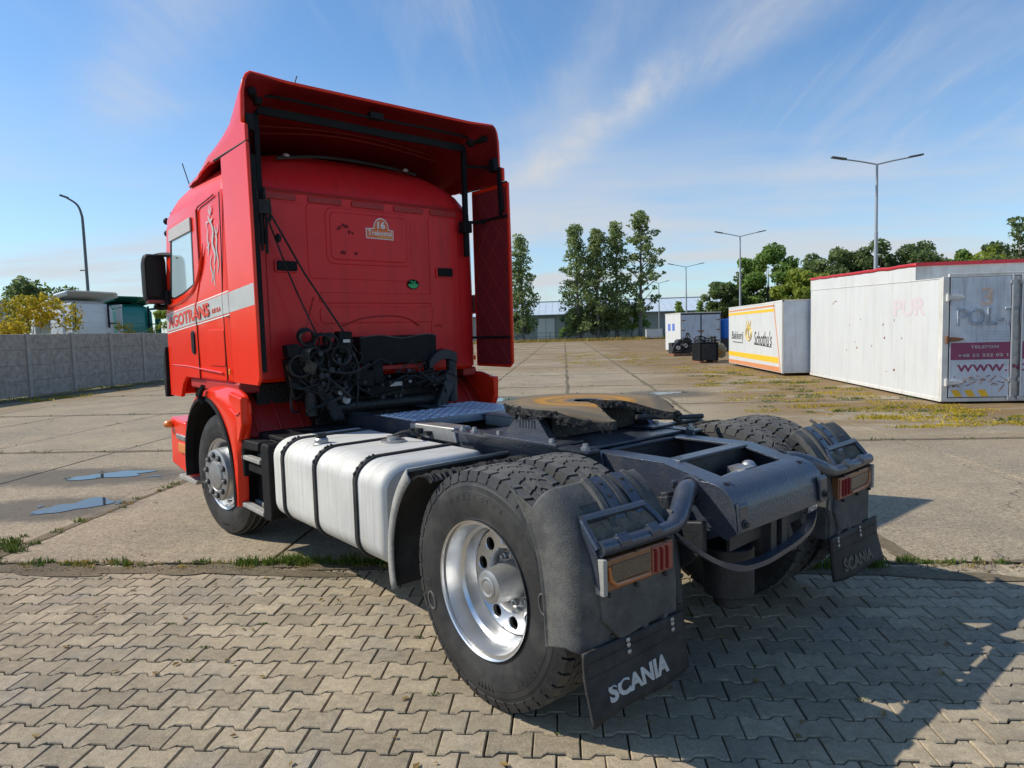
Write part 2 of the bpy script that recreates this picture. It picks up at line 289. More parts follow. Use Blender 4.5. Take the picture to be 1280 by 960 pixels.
def plate_mat():
    m = bpy.data.materials.new('greased_plate'); m.use_nodes = True; N = m.node_tree; n = N.nodes; L = N.links; p = n['Principled BSDF']
    tc = n.new('ShaderNodeTexCoord'); s = n.new('ShaderNodeSeparateXYZ'); mp = n.new('ShaderNodeMapping'); mp.inputs['Location'].default_value = (0, -.52, 0); L.new(tc.outputs['Object'], mp.inputs[0]); L.new(mp.outputs[0], s.inputs[0])
    v = n.new('ShaderNodeVectorMath'); v.operation = 'LENGTH'; fl = n.new('ShaderNodeCombineXYZ'); L.new(s.outputs[0], fl.inputs[0]); L.new(s.outputs[1], fl.inputs[1]); L.new(fl.outputs[0], v.inputs[0])
    t = n.new('ShaderNodeTexNoise'); t.inputs['Scale'].default_value = 5; t.inputs['Detail'].default_value = 7; L.new(mp.outputs[0], t.inputs['Vector'])
    ad = n.new('ShaderNodeMath'); ad.operation = 'MULTIPLY_ADD'; L.new(t.outputs[0], ad.inputs[0]); ad.inputs[1].default_value = .10; L.new(v.outputs['Value'], ad.inputs[2])
    cr = n.new('ShaderNodeValToRGB'); L.new(ad.outputs[0], cr.inputs[0]); e = cr.color_ramp.elements
    e[0].position = .05; e[0].color = (.08, .08, .09, 1); e[1].position = .62; e[1].color = (.03, .028, .025, 1)
    for q, c in ((.16, (.12, .115, .11)), (.20, (.36, .185, .045)), (.25, (.20, .14, .07)), (.30, (.42, .21, .045)), (.34, (.36, .18, .04)), (.37, (.20, .15, .09)), (.44, (.23, .165, .10)), (.50, (.14, .12, .09)), (.56, (.16, .12, .075))):
        k = e.new(q); k.color = (*c, 1)
    L.new(cr.outputs[0], p.inputs['Base Color']); p.inputs['Roughness'].default_value = .75; p.inputs['Specular IOR Level'].default_value = .15
    bp = n.new('ShaderNodeBump'); bp.inputs['Strength'].default_value = .5; bp.inputs['Distance'].default_value = .01; L.new(t.outputs[0], bp.inputs['Height']); L.new(bp.outputs[0], p.inputs['Normal'])
    MAT['greased_plate'] = m
plate_mat()

# ------------------------------------------------------------------ mesh helpers
def frame_of(d):
    d = Vector(d).normalized(); a = Vector((0, 0, 1)) if abs(d.z) < .9 else Vector((1, 0, 0))
    x = d.cross(a).normalized(); return x, d.cross(x).normalized()
class MB:
    def __init__(s): s.v = []; s.f = []; s.m = []
    def add(s, v, f, mi=0):
        o = len(s.v); s.v += [tuple(p) for p in v]; s.f += [tuple(i + o for i in q) for q in f]; s.m += [mi] * len(f); return s
    def box(s, x0, x1, y0, y1, z0, z1, mi=0):
        v = [(x, y, z) for z in (z0, z1) for y in (y0, y1) for x in (x0, x1)]
        return s.add(v, [(0, 2, 3, 1), (4, 5, 7, 6), (0, 1, 5, 4), (2, 6, 7, 3), (0, 4, 6, 2), (1, 3, 7, 5)], mi)
    def obox(s, c, half, M, mi=0):
        c = Vector(c); v = [c + M @ Vector((x * half[0], y * half[1], z * half[2])) for z in (-1, 1) for y in (-1, 1) for x in (-1, 1)]
        return s.add(v, [(0, 2, 3, 1), (4, 5, 7, 6), (0, 1, 5, 4), (2, 6, 7, 3), (0, 4, 6, 2), (1, 3, 7, 5)], mi)
    def prism(s, poly, axis, a0, a1, mi=0):
        def P(p, a): return (a, p[0], p[1]) if axis == 'X' else (p[0], a, p[1]) if axis == 'Y' else (p[0], p[1], a)
        n = len(poly); v = [P(p, a0) for p in poly] + [P(p, a1) for p in poly]
        return s.add(v, [tuple(range(n)), tuple(range(2 * n - 1, n - 1, -1))] + [(i, (i + 1) % n, n + (i + 1) % n, n + i) for i in range(n)], mi)
    def tube(s, path, r, n=8, closed=False, mi=0, caps=True):
        P = [Vector(p) for p in path]; k = len(P); rs = r if isinstance(r, (list, tuple)) else [r] * k; rings = []; x = None
        for i in range(k):
            if closed: d = P[(i + 1) % k] - P[i - 1]
            else: d = P[min(i + 1, k - 1)] - P[max(i - 1, 0)]
            if d.length < 1e-9: d = Vector((0, 0, 1))
            d.normalize()
            if x is None: x, y = frame_of(d)
            else:
                x = x - d * x.dot(d)
                if x.length < 1e-6: x, y = frame_of(d)
                x.normalize(); y = d.cross(x)
            rings.append([P[i] + (x * math.cos(2 * math.pi * j / n) + y * math.sin(2 * math.pi * j / n)) * rs[i] for j in range(n)])
        return s.loft(rings, closed, caps, mi)
    def loft(s, rings, closed=False, caps=True, mi=0, ring_closed=True):
        n = len(rings[0]); v = [p for q in rings for p in q]; f = []; k = len(rings)
        for i in range(k if closed else k - 1):
            a, b = i * n, ((i + 1) % k) * n
            for j in range(n if ring_closed else n - 1):
                f.append((a + j, a + (j + 1) % n, b + (j + 1) % n, b + j))
        if caps and not closed and ring_closed: f += [tuple(range(n - 1, -1, -1)), tuple(range((k - 1) * n, k * n))]
        return s.add(v, f, mi)
    def lathe(s, prof, c, axis='X', n=32, mi=0, a0=0, a1=2 * math.pi):
        # prof: (axial, radius); revolve about axis through c
        full = abs(a1 - a0 - 2 * math.pi) < 1e-6; m = n if full else n + 1; rings = []
        for i in range(m):
            a = a0 + (a1 - a0) * i / n; ca, sa = math.cos(a), math.sin(a)
            if axis == 'X': rings.append([(c[0] + h, c[1] + r * ca, c[2] + r * sa) for h, r in prof])
            elif axis == 'Y': rings.append([(c[0] + r * ca, c[1] + h, c[2] + r * sa) for h, r in prof])
            else: rings.append([(c[0] + r * ca, c[1] + r * sa, c[2] + h) for h, r in prof])
        return s.loft(rings, full, False, mi, ring_closed=False)
    def cyl(s, c, axis, r, a0, a1, n=16, mi=0):
        return s.lathe([(a0, 1e-4), (a0, r), (a1, r), (a1, 1e-4)], c, axis, n, mi)
    def sphere(s, c, r, n=10, mi=0, sq=(1, 1, 1)):
        rings = []
        for i in range(n + 1):
            t = math.pi * i / n; rings.append([(c[0] + sq[0] * r * math.sin(t) * math.cos(2 * math.pi * j / (2 * n)), c[1] + sq[1] * r * math.sin(t) * math.sin(2 * math.pi * j / (2 * n)), c[2] + sq[2] * r * math.cos(t)) for j in range(2 * n)])
        return s.loft(rings, False, False, mi)
    def grid(s, fn, us, vs, mi=0):
        rings = [[fn(u, v) for u in us] for v in vs]; return s.loft(rings, False, False, mi, ring_closed=False)
    def mesh(s, name, mats, smooth=35, clean=True):
        me = bpy.data.meshes.new(name); me.from_pydata(s.v, [], s.f)
        for k in (mats if isinstance(mats, (list, tuple)) else [mats]): me.materials.append(MAT[k])
        if any(s.m): me.polygons.foreach_set('material_index', s.m)
        if clean:
            b = bmesh.new(); b.from_mesh(me); bmesh.ops.remove_doubles(b, verts=b.verts, dist=1e-5); bmesh.ops.recalc_face_normals(b, faces=b.faces); b.to_mesh(me); b.free()
        if smooth:
            me.polygons.foreach_set('use_smooth', [True] * len(me.polygons)); me.set_sharp_from_angle(angle=R(smooth))
        me.update(); return me
    def build(s, name, mats, parent=None, bevel=0, smooth=35, seg=2, solid=0, **kw):
        o = bpy.data.objects.new(name, s.mesh(name, mats, smooth, **kw)); C.objects.link(o)
        if parent: o.parent = parent
        if solid:
            md = o.modifiers.new('thickness', 'SOLIDIFY'); md.thickness = solid; md.offset = 0
        if bevel:
            md = o.modifiers.new('edge', 'BEVEL'); md.width = bevel; md.segments = seg; md.limit_method = 'ANGLE'; md.angle_limit = R(30); md.harden_normals = True
        return o
def tag(o, label=None, cat=None, group=None, kind=None):
    for k, v in (('label', label), ('category', cat), ('group', group), ('kind', kind)):
        if v: o[k] = v
    return o
def thing(name, label, cat, loc=(0, 0, 0), rz=0, group=None):
    o = bpy.data.objects.new(name, None); C.objects.link(o); o.location = loc; o.rotation_euler = (0, 0, rz); o.empty_display_size = .2
    return tag(o, label, cat, group)
def copy_tree(o, parent=None):
    c = o.copy(); C.objects.link(c)
    if parent: c.parent = parent
    for ch in list(o.children): copy_tree(ch, c)
    return c
def rrect(x0, x1, y0, y1, r, n=4):
    pts = []
    for cx, cy, a in ((x1 - r, y1 - r, 0), (x0 + r, y1 - r, 90), (x0 + r, y0 + r, 180), (x1 - r, y0 + r, 270)):
        for i in range(n + 1):
            t = R(a + 90 * i / n); pts.append((cx + r * math.cos(t), cy + r * math.sin(t)))
    return pts
def smooth_path(P, n=6):
    P = [Vector(p) for p in P]; out = []
    for i in range(len(P) - 1):
        a, b, c, d = P[max(i - 1, 0)], P[i], P[i + 1], P[min(i + 2, len(P) - 1)]
        for k in range(n):
            t = k / n; out.append(.5 * ((2 * b) + (c - a) * t + (2 * a - 5 * b + 4 * c - d) * t * t + (3 * b - a - 3 * c + d) * t ** 3))
    out.append(P[-1]); return out
def text_mesh(body, size, ext=.001, bold=0.0, space=1.0, shear=0.0, res=3, outline=None):
    cu = bpy.data.curves.new('lettering', 'FONT'); cu.body = body; cu.size = size; cu.extrude = ext; cu.offset = bold; cu.space_character = space; cu.shear = shear; cu.resolution_u = res
    cu.align_x = 'LEFT'; cu.align_y = 'BOTTOM'
    if outline: cu.fill_mode = 'NONE'; cu.extrude = 0; cu.bevel_depth = outline; cu.bevel_resolution = 0
    o = bpy.data.objects.new('lettering', cu); C.objects.link(o)
    dg = bpy.context.evaluated_depsgraph_get(); me = bpy.data.meshes.new_from_object(o.evaluated_get(dg)); bpy.data.objects.remove(o); return me
def fit_text(me, p0, ux, uy, width, height, name, m, parent, label=None):
    """stretch a lettering mesh onto a real surface: p0 lower left, ux / uy unit directions"""
    n = len(me.vertices); co = np.empty(n * 3); me.vertices.foreach_get('co', co); co = co.reshape(-1, 3)
    lo, hi = co.min(0), co.max(0); s = np.array([(width) / (hi[0] - lo[0]), height / (hi[1] - lo[1])])
    ux, uy = Vector(ux), Vector(uy); nz = ux.cross(uy).normalized()
    zs = co[:, 2] - lo[2]
    P = np.array(p0)[None] + (co[:, :1] - lo[0]) * s[0] * np.array(ux)[None] + (co[:, 1:2] - lo[1]) * s[1] * np.array(uy)[None] + zs[:, None] * np.array(nz)[None]
    me.vertices.foreach_set('co', P.ravel()); me.materials.clear(); me.materials.append(MAT[m]); me.update()
    o = bpy.data.objects.new(name, me); C.objects.link(o); o.parent = parent
    if label: o['label'] = label
    return o
TXT = {k: text_mesh(*a, **kw) for k, a, kw in (
    ('truckside', ('AGOTRANS', 1), dict(ext=.0015, bold=.035, space=1.0)),
    ('truckside2', ('DE ILA', 1), dict(ext=.0015, bold=.02)),
    ('flap', ('SCANIA', 1), dict(ext=.0012, bold=.045, space=1.02)),
    ('flap2', ('SCANIA', 1), dict(ext=.0012, bold=.045, space=1.02)),
    ('tachosticker', ('Trakostal', 1), dict(ext=.0008, bold=.012)),
    ('sixteen', ('16', 1), dict(ext=.0008, bold=.03)),
    ('greensticker', ('26', 1), dict(ext=.0008, bold=.03)),
    ('pol', ('POL-TRANS', 1), dict(outline=.012)),
    ('tel', ('TELEFON', 1), dict(ext=.001, bold=.02, space=1.15)),
    ('num', ('+48 55 232 02 12', 1), dict(ext=.001, bold=.02, space=1.1)),
    ('www', ('WWW.POL', 1), dict(ext=.001, bold=.03, space=1.1)),
    ('three', ('3', 1), dict(ext=.001, bold=.01)),
    ('pur', ('PUR', 1), dict(ext=.001, bold=.03)),
    ('bak', ('Bakkerij', 1), dict(ext=.001, bold=.01, shear=.15)),
    ('sch', ("Schothu's", 1), dict(ext=.001, bold=.01, shear=.15)),
    ('opc1', ('SPEDAR', 1), dict(ext=.001, bold=.02)),
    ('opc2', ('GUZZTI', 1), dict(ext=.001, bold=.02)))}

# ------------------------------------------------------------------ the truck (built in its own axes: X right, Y forward, Z up, rear axle at 0)
truck = thing('tractor_truck', 'red two axle tractor truck with bare chassis, parked across the pavers in the foreground', 'truck', (0, 0, 0), TR)
T = truck

# cab shell ---------------------------------------------------
def cab_ring(z, w, yr, yf, rr, rf):
    pts = []
    for cx, cy, r, a in ((w - rf, yf - rf, rf, 0), (-w + rf, yf - rf, rf, 90), (-w + rr, yr + rr, rr, 180), (w - rr, yr + rr, rr, 270)):
        for i in range(8):
            t = R(a + 90 * i / 7); pts.append((cx + r * math.cos(t), cy + r * math.sin(t), z))
    return pts
b = MB()
b.loft([cab_ring(*q) for q in ((1.30, 1.16, 3.06, 4.98, .20, .2), (1.33, 1.195, 3.03, 5.02, .22, .22), (1.6, 1.2, 3.03, 5.03, .22, .22), (2.0, 1.2, 3.03, 5.03, .22, .22), (2.78, 1.19, 3.03, 4.96, .22, .22), (2.815, 1.185, 3.03, 4.95, .22, .22))])
cab = b.build('cab_body', ['red_paint', 'red_back'], T, smooth=40)
for pl in cab.data.polygons:
    if pl.normal.y < -.8: pl.material_index = 1
b = MB()
b.loft([cab_ring(*q) for q in ((2.818, 1.175, 3.045, 4.95, .21, .22), (2.87, 1.16, 3.06, 4.93, .24, .24), (2.96, 1.12, 3.10, 4.87, .28, .28), (3.05, 1.05, 3.17, 4.77, .32, .32), (3.13, .95, 3.26, 4.60, .36, .36), (3.19, .82, 3.37, 4.42, .38, .38), (3.235, .62, 3.52, 4.2, .36, .36), (3.25, .35, 3.65, 4.0, .17, .17))])
b.build('cab_roof', 'red_back', T, smooth=50)
# gutter lip at the back, with the drip slots under it
b = MB(); b.tube([(-1.0, 3.028, 2.815), (1.0, 3.028, 2.815)], .012, 6); b.build('roof_gutter', 'red_dull', cab)
b = MB()
for x0, x1 in ((-.92, -.66), (-.56, -.26), (-.17, .14), (.24, .55), (.62, .92)):
    b.prism(rrect(x0, x1, 2.745, 2.795, .014, 2), 'Y', 3.018, 3.034)
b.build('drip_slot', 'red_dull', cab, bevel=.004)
# raised panels pressed into the back wall
def press(name, x0, x1, z0, z1, r, d, m='red_back', bev=.012, par=None):
    q = MB(); q.prism(rrect(x0, x1, z0, z1, r, 5), 'Y', 3.03 - d, 3.035); return q.build(name, m, par or cab, bevel=bev, seg=3)
def groove(name, pts, r, m='red_dull', par=None, closed=False, n=6):
    q = MB(); q.tube(pts, r, n, closed); return q.build(name, m, par or cab)
press('back_window_blank', -.42, .40, 2.255, 2.725, .07, .014)
press('back_window_blank', -.385, .36, 2.29, 2.69, .055, .022)
press('back_panel', -.58, .56, 2.13, 2.74, .05, .006, bev=.005)
press('back_panel', -.93, -.60, 1.42, 2.73, .04, .008, bev=.006)
press('back_panel', .60, .93, 1.42, 2.73, .04, .008, bev=.006)
press('back_panel', -.50, .62, 1.93, 2.02, .03, .010, bev=.008)
press('back_panel', -.50, .62, 1.76, 1.90, .04, .008, bev=.008)
groove('press_line', smooth_path([(-.30, 3.026, 1.74), (-.12, 3.024, 1.80), (.12, 3.024, 1.82), (.32, 3.024, 1.80), (.46, 3.026, 1.73)]), .008)
for x in (.68, .70): groove('press_mark', [(x - .04, 3.02, 1.72 if x < .69 else 1.5), (x, 3.018, 1.735 if x < .69 else 1.515), (x + .03, 3.02, 1.71 if x < .69 else 1.49)], .006)
groove('press_line', [(-.55, 3.024, 1.98), (-.70, 3.024, 1.50)], .004)
for x in (-.77, .76):
    q = MB(); q.prism(rrect(x - .10, x + .10, 2.17, 2.275, .02, 4), 'Y', 3.006, 3.03); v = q.build('vent', 'red_back', cab, bevel=.005)
    q = MB(); q.prism(rrect(x - .083, x + .083, 2.183, 2.262, .012, 3), 'Y', 3.0, 3.02)
    for k in range(4): q.box(x - .08, x + .08, 2.996, 3.002, 2.19 + k * .018, 2.196 + k * .018)
    q.build('vent_grille', 'black_plastic', v)
# stickers on the back wall
q = MB(); arch = [(.0, 2.48)] + [(.095 + .075 * math.cos(R(a)), 2.58 + .085 * math.sin(R(a))) for a in range(170, 5, -15)] + [(.215, 2.485)]
q.prism([(-.055, 2.49), (-.055, 2.575), (.02, 2.58)] + [(.095 + .075 * math.cos(R(a)), 2.585 + .085 * math.sin(R(a))) for a in range(170, 5, -15)] + [(.17, 2.575), (.215, 2.57), (.215, 2.485)], 'Y', 3.0035, 3.009)
st = q.build('sticker', 'decal_white', cab)
q = MB(); q.prism([(-.048, 2.497), (-.048, 2.568), (.028, 2.573)] + [(.095 + .068 * math.cos(R(a)), 2.585 + .077 * math.sin(R(a))) for a in range(170, 5, -15)] + [(.163, 2.568), (.208, 2.563), (.208, 2.492)], 'Y', 3.002, 3.0045)
q.build('sticker_field', 'decal_orange', st)
XR = (1, 0, 0); ZU = (0, 0, 1)
fit_text(TXT['tachosticker'], (-.038, 3.0018, 2.518), XR, ZU, .235, .044, 'lettering', 'decal_white', st)
fit_text(TXT['sixteen'], (.058, 3.0018, 2.578), XR, ZU, .075, .062, 'lettering', 'decal_white', st)
q = MB(); q.box(.05, .20, 3.0005, 3.0018, 2.502, 2.509); q.build('sticker_line', 'decal_yellow', st)
q = MB(); q.prism([(.41 + .062 * math.cos(R(a)), 2.105 + .045 * math.sin(R(a))) for a in range(0, 360, 20)], 'Y', 3.017, 3.0215); g_ = q.build('sticker', 'black_plastic', cab, label=None) if False else q.build('sticker', 'black_plastic', cab)
q = MB(); q.prism([(.41 + .054 * math.cos(R(a)), 2.105 + .037 * math.sin(R(a))) for a in range(180, 361, 15)], 'Y', 3.0155, 3.0175); q.build('sticker_field', 'decal_green', g_)
fit_text(TXT['greensticker'], (.378, 3.0150, 2.092), XR, ZU, .062, .046, 'lettering', 'decal_green', g_)
q = MB()
for x, z, s in ((-.24, 2.585, 1), (-.30, 2.555, .7), (-.20, 2.53, .7), (-.27, 2.36, .8), (-.16, 2.35, .6)):
    for k in range(5): q.sphere((x + rnd.uniform(-.03, .03) * s, 3.006, z + rnd.uniform(-.02, .02) * s), .014 * s, 4, 0, (1.2, .12, .8))
q.build('sticker_residue', 'foam_red', cab)

# cab left and right side -------------------------------------
def side_panels(s):
    X = lambda d: s * (1.2 + d)
    def pr(poly, d0, d1, mi=0, q=None):
        q = q or MB(); return q.prism(poly, 'X', X(d0), X(d1), mi)
    dpoly = [(3.97, 1.32), (3.97, 1.86), (3.93, 2.0), (3.84, 2.12), (3.81, 2.2), (3.81, 2.75), (4.74, 2.72), (4.88, 2.2), (4.95, 1.9), (4.97, 1.12), (4.62, 1.12), (4.52, 1.25), (4.40, 1.32)]
    door = pr(dpoly, -.03, .007).build('door', 'red_paint', cab, bevel=.006)
    pr([(y + (.012 if y < 4.2 else -.012), z) for y, z in dpoly], .0, .0025).build('door_gap', 'black_gloss', cab) if False else None
    gl = [(3.93, 2.70), (4.60, 2.675), (4.76, 2.06), (4.60, 2.04), (4.30, 2.07), (3.96, 2.13)]
    pr(gl, .002, .011).build('side_window', 'black_gloss', door, bevel=.003)
    def ins(poly, d):
        cy = sum(p[0] for p in poly) / len(poly); cz = sum(p[1] for p in poly) / len(poly)
        return [(cy + (y - cy) * (1 - d / .35), cz + (z - cz) * (1 - d / .3)) for y, z in poly]
    pr(ins(gl, .018), .008, .0125).build('window_glass', 'glass_pale', door)
    pr([(3.93, 2.70), (4.60, 2.675), (4.63, 2.57), (3.93, 2.585)], .012, .026).build('rain_deflector', 'silver_decal', door, bevel=.004)
    pr([(4.56, 2.60), (4.585, 2.60), (4.72, 2.06), (4.685, 2.06)], .012, .018).build('quarter_bar', 'black_plastic', door)
    # handle in its dished recess
    pr(rrect(4.02, 4.16, 1.52, 1.745, .06, 5), .0, .010).build('door_handle', 'red_dull', door, bevel=.004)
    h = MB(); h.prism(rrect(4.035, 4.125, 1.535, 1.735, .04, 5), 'X', X(.009), X(.022)); h.build('door_handle', 'black_plastic', door, bevel=.006)
    # locker hatch and seams
    pr(rrect(3.27, 3.70, 1.44, 1.735, .05, 5), -.01, .007).build('locker_hatch', 'red_paint', cab, bevel=.004)
    for p0, p1 in (((3.25, 1.31), (3.02, 2.80)), ):
        q = MB(); q.tube([(X(.0005), 3.26, 1.32), (X(.0005), 3.26, 2.0), (X(.0005), 3.22, 2.4), (X(.0005), 3.2, 2.79)], .0045, 6); q.build('panel_seam', 'black_gloss', cab)
    q = MB(); q.tube([(X(.004), y, z) for y, z in ((3.973, 1.31), (3.973, 1.86), (3.95, 1.99))], .005, 6); q.build('door_seam', 'black_gloss', cab)
    q = MB(); q.tube(smooth_path([(X(.007), y, z) for y, z in ((4.80, 1.99), (4.5, 2.0), (4.2, 2.04), (3.99, 2.09), (3.82, 2.20), (3.72, 2.33), (3.66, 2.45))]), [.016] * 30 + [.012, .01, .008, .006, .004, .003, .002], 8); q.build('belt_crease', 'red_paint', cab)
    q = MB(); q.tube([(X(.003), y, z) for y, z in ((3.79, 2.20), (3.79, 2.70), (3.785, 2.73), (3.77, 2.75), (3.74, 2.76), (3.5, 2.775), (3.33, 2.79))], .006, 6); q.build('panel_seam', 'foam_red', cab)
    q = MB(); q.tube([(X(.004), 4.9, 1.42), (X(.008), 4.35, 1.42), (X(.008), 3.35, 1.385)], .007, 6); q.build('lower_crease', 'red_paint', cab)
    q = MB(); q.box(min(X(0), X(.012)), max(X(0), X(.012)), 3.16, 3.20, 1.375, 1.42); q.build('side_marker', 'amber', cab, bevel=.004)
    # silver stripe, sloping down towards the front
    zt = lambda y: 2.048 - (y - 2.57) * .066; zb = lambda y: 1.893 - (y - 2.57) * .0645
    for nm, e0, e1, d, m in (('stripe_edge', .022, .022, .0095, 'decal_white'), ('stripe_line', .012, .012, .0105, 'decal_red'), ('stripe', .004, .004, .0118, 'stripe_silver')):
        for y0, y1 in ((2.56, 3.105), (3.115, 3.255), (3.265, 3.965), (3.98, 4.93)):
            dd = d - .006 if y1 < 3.97 else d
            if nm != 'stripe' and y0 < 2.9: dd -= .0
            pr([(y0, zb(y0) - e0 + .004), (y1, zb(y1) - e0 + .004), (y1, zt(y1) + e1 - .004), (y0, zt(y0) + e1 - .004)], .0, dd).build(nm, m, cab)
    if s < 0:
        sl = Vector((0, -1, .0653)).normalized(); y0 = 4.86
        fit_text(TXT['truckside'], (X(.0122), y0, zb(y0) + .022), sl, (0, .10, 1), 1.28, .112, 'lettering', 'decal_red', cab)
        fit_text(TXT['truckside2'], (X(.0065), 3.52, zb(3.52) + .035), sl, (0, .05, 1), .22, .034, 'lettering', 'decal_red', cab)
        # silver griffin decal: crown, head, body, wing and tail strokes
        q = MB()
        def stroke(pts, w):
            P = smooth_path([(0, y, z) for y, z in pts], 5); n = len(P); L_ = []
            for i, p in enumerate(P):
                d = (P[min(i + 1, n - 1)] - P[max(i - 1, 0)]).normalized(); t = Vector((0, -d.z, d.y)); ww = w * (.35 + .65 * math.sin(math.pi * min(1, (i + .6) / n)))
                L_.append([(X(.0012), *(p + t * ww)[1:]), (X(.0022), *(p + t * ww * .3)[1:]), (X(.0012), *(p - t * ww)[1:])])
            q.loft(L_, False, False, ring_closed=False)
        for pts, w in (([(3.49, 2.70), (3.45, 2.66), (3.41, 2.70)], .012), ([(3.47, 2.73), (3.46, 2.67)], .007), ([(3.42, 2.73), (3.43, 2.67)], .007), ([(3.50, 2.65), (3.46, 2.60), (3.40, 2.62)], .016), ([(3.45, 2.60), (3.40, 2.52), (3.43, 2.42), (3.38, 2.33), (3.42, 2.25)], .020), ([(3.52, 2.55), (3.55, 2.48), (3.53, 2.40), (3.56, 2.34)], .012), ([(3.50, 2.44), (3.54, 2.40), (3.58, 2.41)], .010), ([(3.36, 2.55), (3.32, 2.46), (3.34, 2.36), (3.31, 2.26), (3.35, 2.18)], .014), ([(3.36, 2.46), (3.30, 2.50), (3.28, 2.56)], .009), ([(3.47, 2.34), (3.51, 2.26), (3.47, 2.18), (3.50, 2.12)], .013), ([(3.40, 2.24), (3.44, 2.16), (3.42, 2.08)], .012), ([(3.50, 2.60), (3.56, 2.60), (3.55, 2.55)], .008)):
            stroke(pts, w)
        q.build('griffin_decal', 'silver_decal', cab)
    # rear side deflector
    xo = s * 1.205; xi = s * 1.178
    q = MB(); q.prism([(2.60, 1.31), (3.11, 1.315), (3.11, 3.03), (2.555, 3.03), (2.545, 2.4), (2.55, 1.36)], 'X', xo, xi); df = q.build('side_deflector', 'red_paint', T, bevel=.012)
    q = MB(); q.box(min(xi, xi - s * .006), max(xi, xi - s * .006), 2.575, 3.08, 1.34, 2.99); fo = q.build('foam_lining', 'foam_red', df)
    q = MB()
    for k in range(-3, 8):
        for sg in (1, -1):
            pts = []
            for t in np.linspace(0, 1, 9):
                y = 2.58 + .49 * t; z = 1.36 + k * .27 + sg * .62 * t
                if 1.345 < z < 2.985: pts.append((xi - s * .0065, y, z))
            if len(pts) > 1: q.tube([pts[0], pts[-1]], .0022, 4)
    q.build('quilt_stitch', 'red_dull', df)
    q = MB()
    for z in (1.60, 2.72): q.tube([(xi - s * .012, 2.56, z), (xi - s * .012, 2.98, z), (s * 1.10, 3.12, z)], .013, 6)
    q.build('deflector_strut', 'black_plastic', df)
    q = MB(); q.prism([(2.60, 2.78), (2.66, 2.72), (2.68, 3.12), (2.63, 3.18)], 'X', xi - s * .004, xi - s * .03); q.build('hinge_strap', 'black_plastic', df, bevel=.01)
    for z in (2.86, 2.79):
        pass
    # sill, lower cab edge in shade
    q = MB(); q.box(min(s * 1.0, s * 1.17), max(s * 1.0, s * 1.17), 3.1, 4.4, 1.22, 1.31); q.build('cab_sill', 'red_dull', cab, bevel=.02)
    # mirror
    mp = [(s * 1.30, 5.02, 2.50), (s * 1.42, 5.0, 2.52)]
    q = MB()
    def mring(y, g): return [(s * (1.30 + .098 * g * cx), y, 2.245 + .235 * g * cz) for cx, cz in [(p[0], p[1]) for p in rrect(-1, 1, -1, 1, .35, 4)]]
    q.loft([mring(4.85, .93), mring(4.87, 1.0), mring(4.94, 1.0), mring(5.04, .86), mring(5.09, .5)]); mh = q.build('mirror', 'black_plastic', T, smooth=45)
    q = MB(); q.prism([(s * (1.30 + .083 * x), 2.265 + .185 * z) for x, z in rrect(-1, 1, -1, 1, .3, 4)], 'Y', 4.842, 4.852); q.build('mirror_glass', 'mirror_black', mh)
    q = MB(); q.tube(smooth_path([(s * 1.30, 4.92, 2.46), (s * 1.24, 4.86, 2.475), (s * 1.19, 4.62, 2.45), (s * 1.195, 4.4, 2.40)]), .022, 8); q.tube(smooth_path([(s * 1.30, 4.95, 2.0), (s * 1.25, 4.95, 1.98), (s * 1.17, 4.88, 1.99)]), .03, 8); q.box(min(s * 1.17, s * 1.24), max(s * 1.17, s * 1.24), 4.74, 4.86, 2.0, 2.13); q.build('mirror_arm', 'black_plastic', mh)
    q = MB(); q.prism(rrect(s * 1.30 - .085, s * 1.30 + .085, 2.015, 2.045, .012, 3), 'Y', 4.838, 4.94); q.build('mirror_trim', 'lamp_red', mh)
side_panels(-1); side_panels(1)

# windscreen and front
b = MB(); b.prism([(-1.06, 2.05), (1.06, 2.05), (1.0, 2.78), (-1.0, 2.78)], 'Y', 4.99, 5.04); b.build('windscreen', 'glass_dark', cab)
b = MB(); b.box(-1.14, 1.14, 4.93, 5.06, 1.12, 2.0); b.build('front_panel', 'red_paint', cab, bevel=.03)
b = MB()
for s in (-1,):
    for z in (2.84, 2.72):
        b.tube([(s * 1.0, 5.02, z), (s * 1.10, 5.10, z)], .014, 6); b.sphere((s * 1.10, 5.13, z), .035, 6)
    b.tube([(s * 1.06, 5.06, 2.64), (s * 1.06, 5.07, 2.92)], .022, 6)
b.build('roof_side_lamp', 'black_plastic', cab)
b = MB(); b.prism([(4.97, 1.60), (5.06, 1.50), (5.10, 1.25), (5.08, 1.10), (5.02, 1.10), (4.99, 1.3)], 'X', -1.235, -1.16); b.build('corner_vane', 'black_plastic', T, bevel=.01)
b = MB(); b.prism([(4.97, 1.60), (5.06, 1.50), (5.10, 1.25), (5.08, 1.10), (5.02, 1.10), (4.99, 1.3)], 'X', 1.235, 1.16); b.build('corner_vane', 'black_plastic', T, bevel=.01)
for x, y, z, tx, ty in ((-.55, 3.9, 3.22, -.25, 3.6), (-1.02, 4.9, 2.98, -1.08, 5.0)):
    pass
b = MB(); b.tube([(-.95, 4.70, 3.0), (-1.0, 4.84, 3.36)], .005, 5); b.build('aerial', 'black_plastic', cab)
b = MB(); b.tube([(-.62, 3.25, 3.45), (-.52, 3.2, 3.80)], .005, 5); b.build('aerial', 'black_plastic', cab)

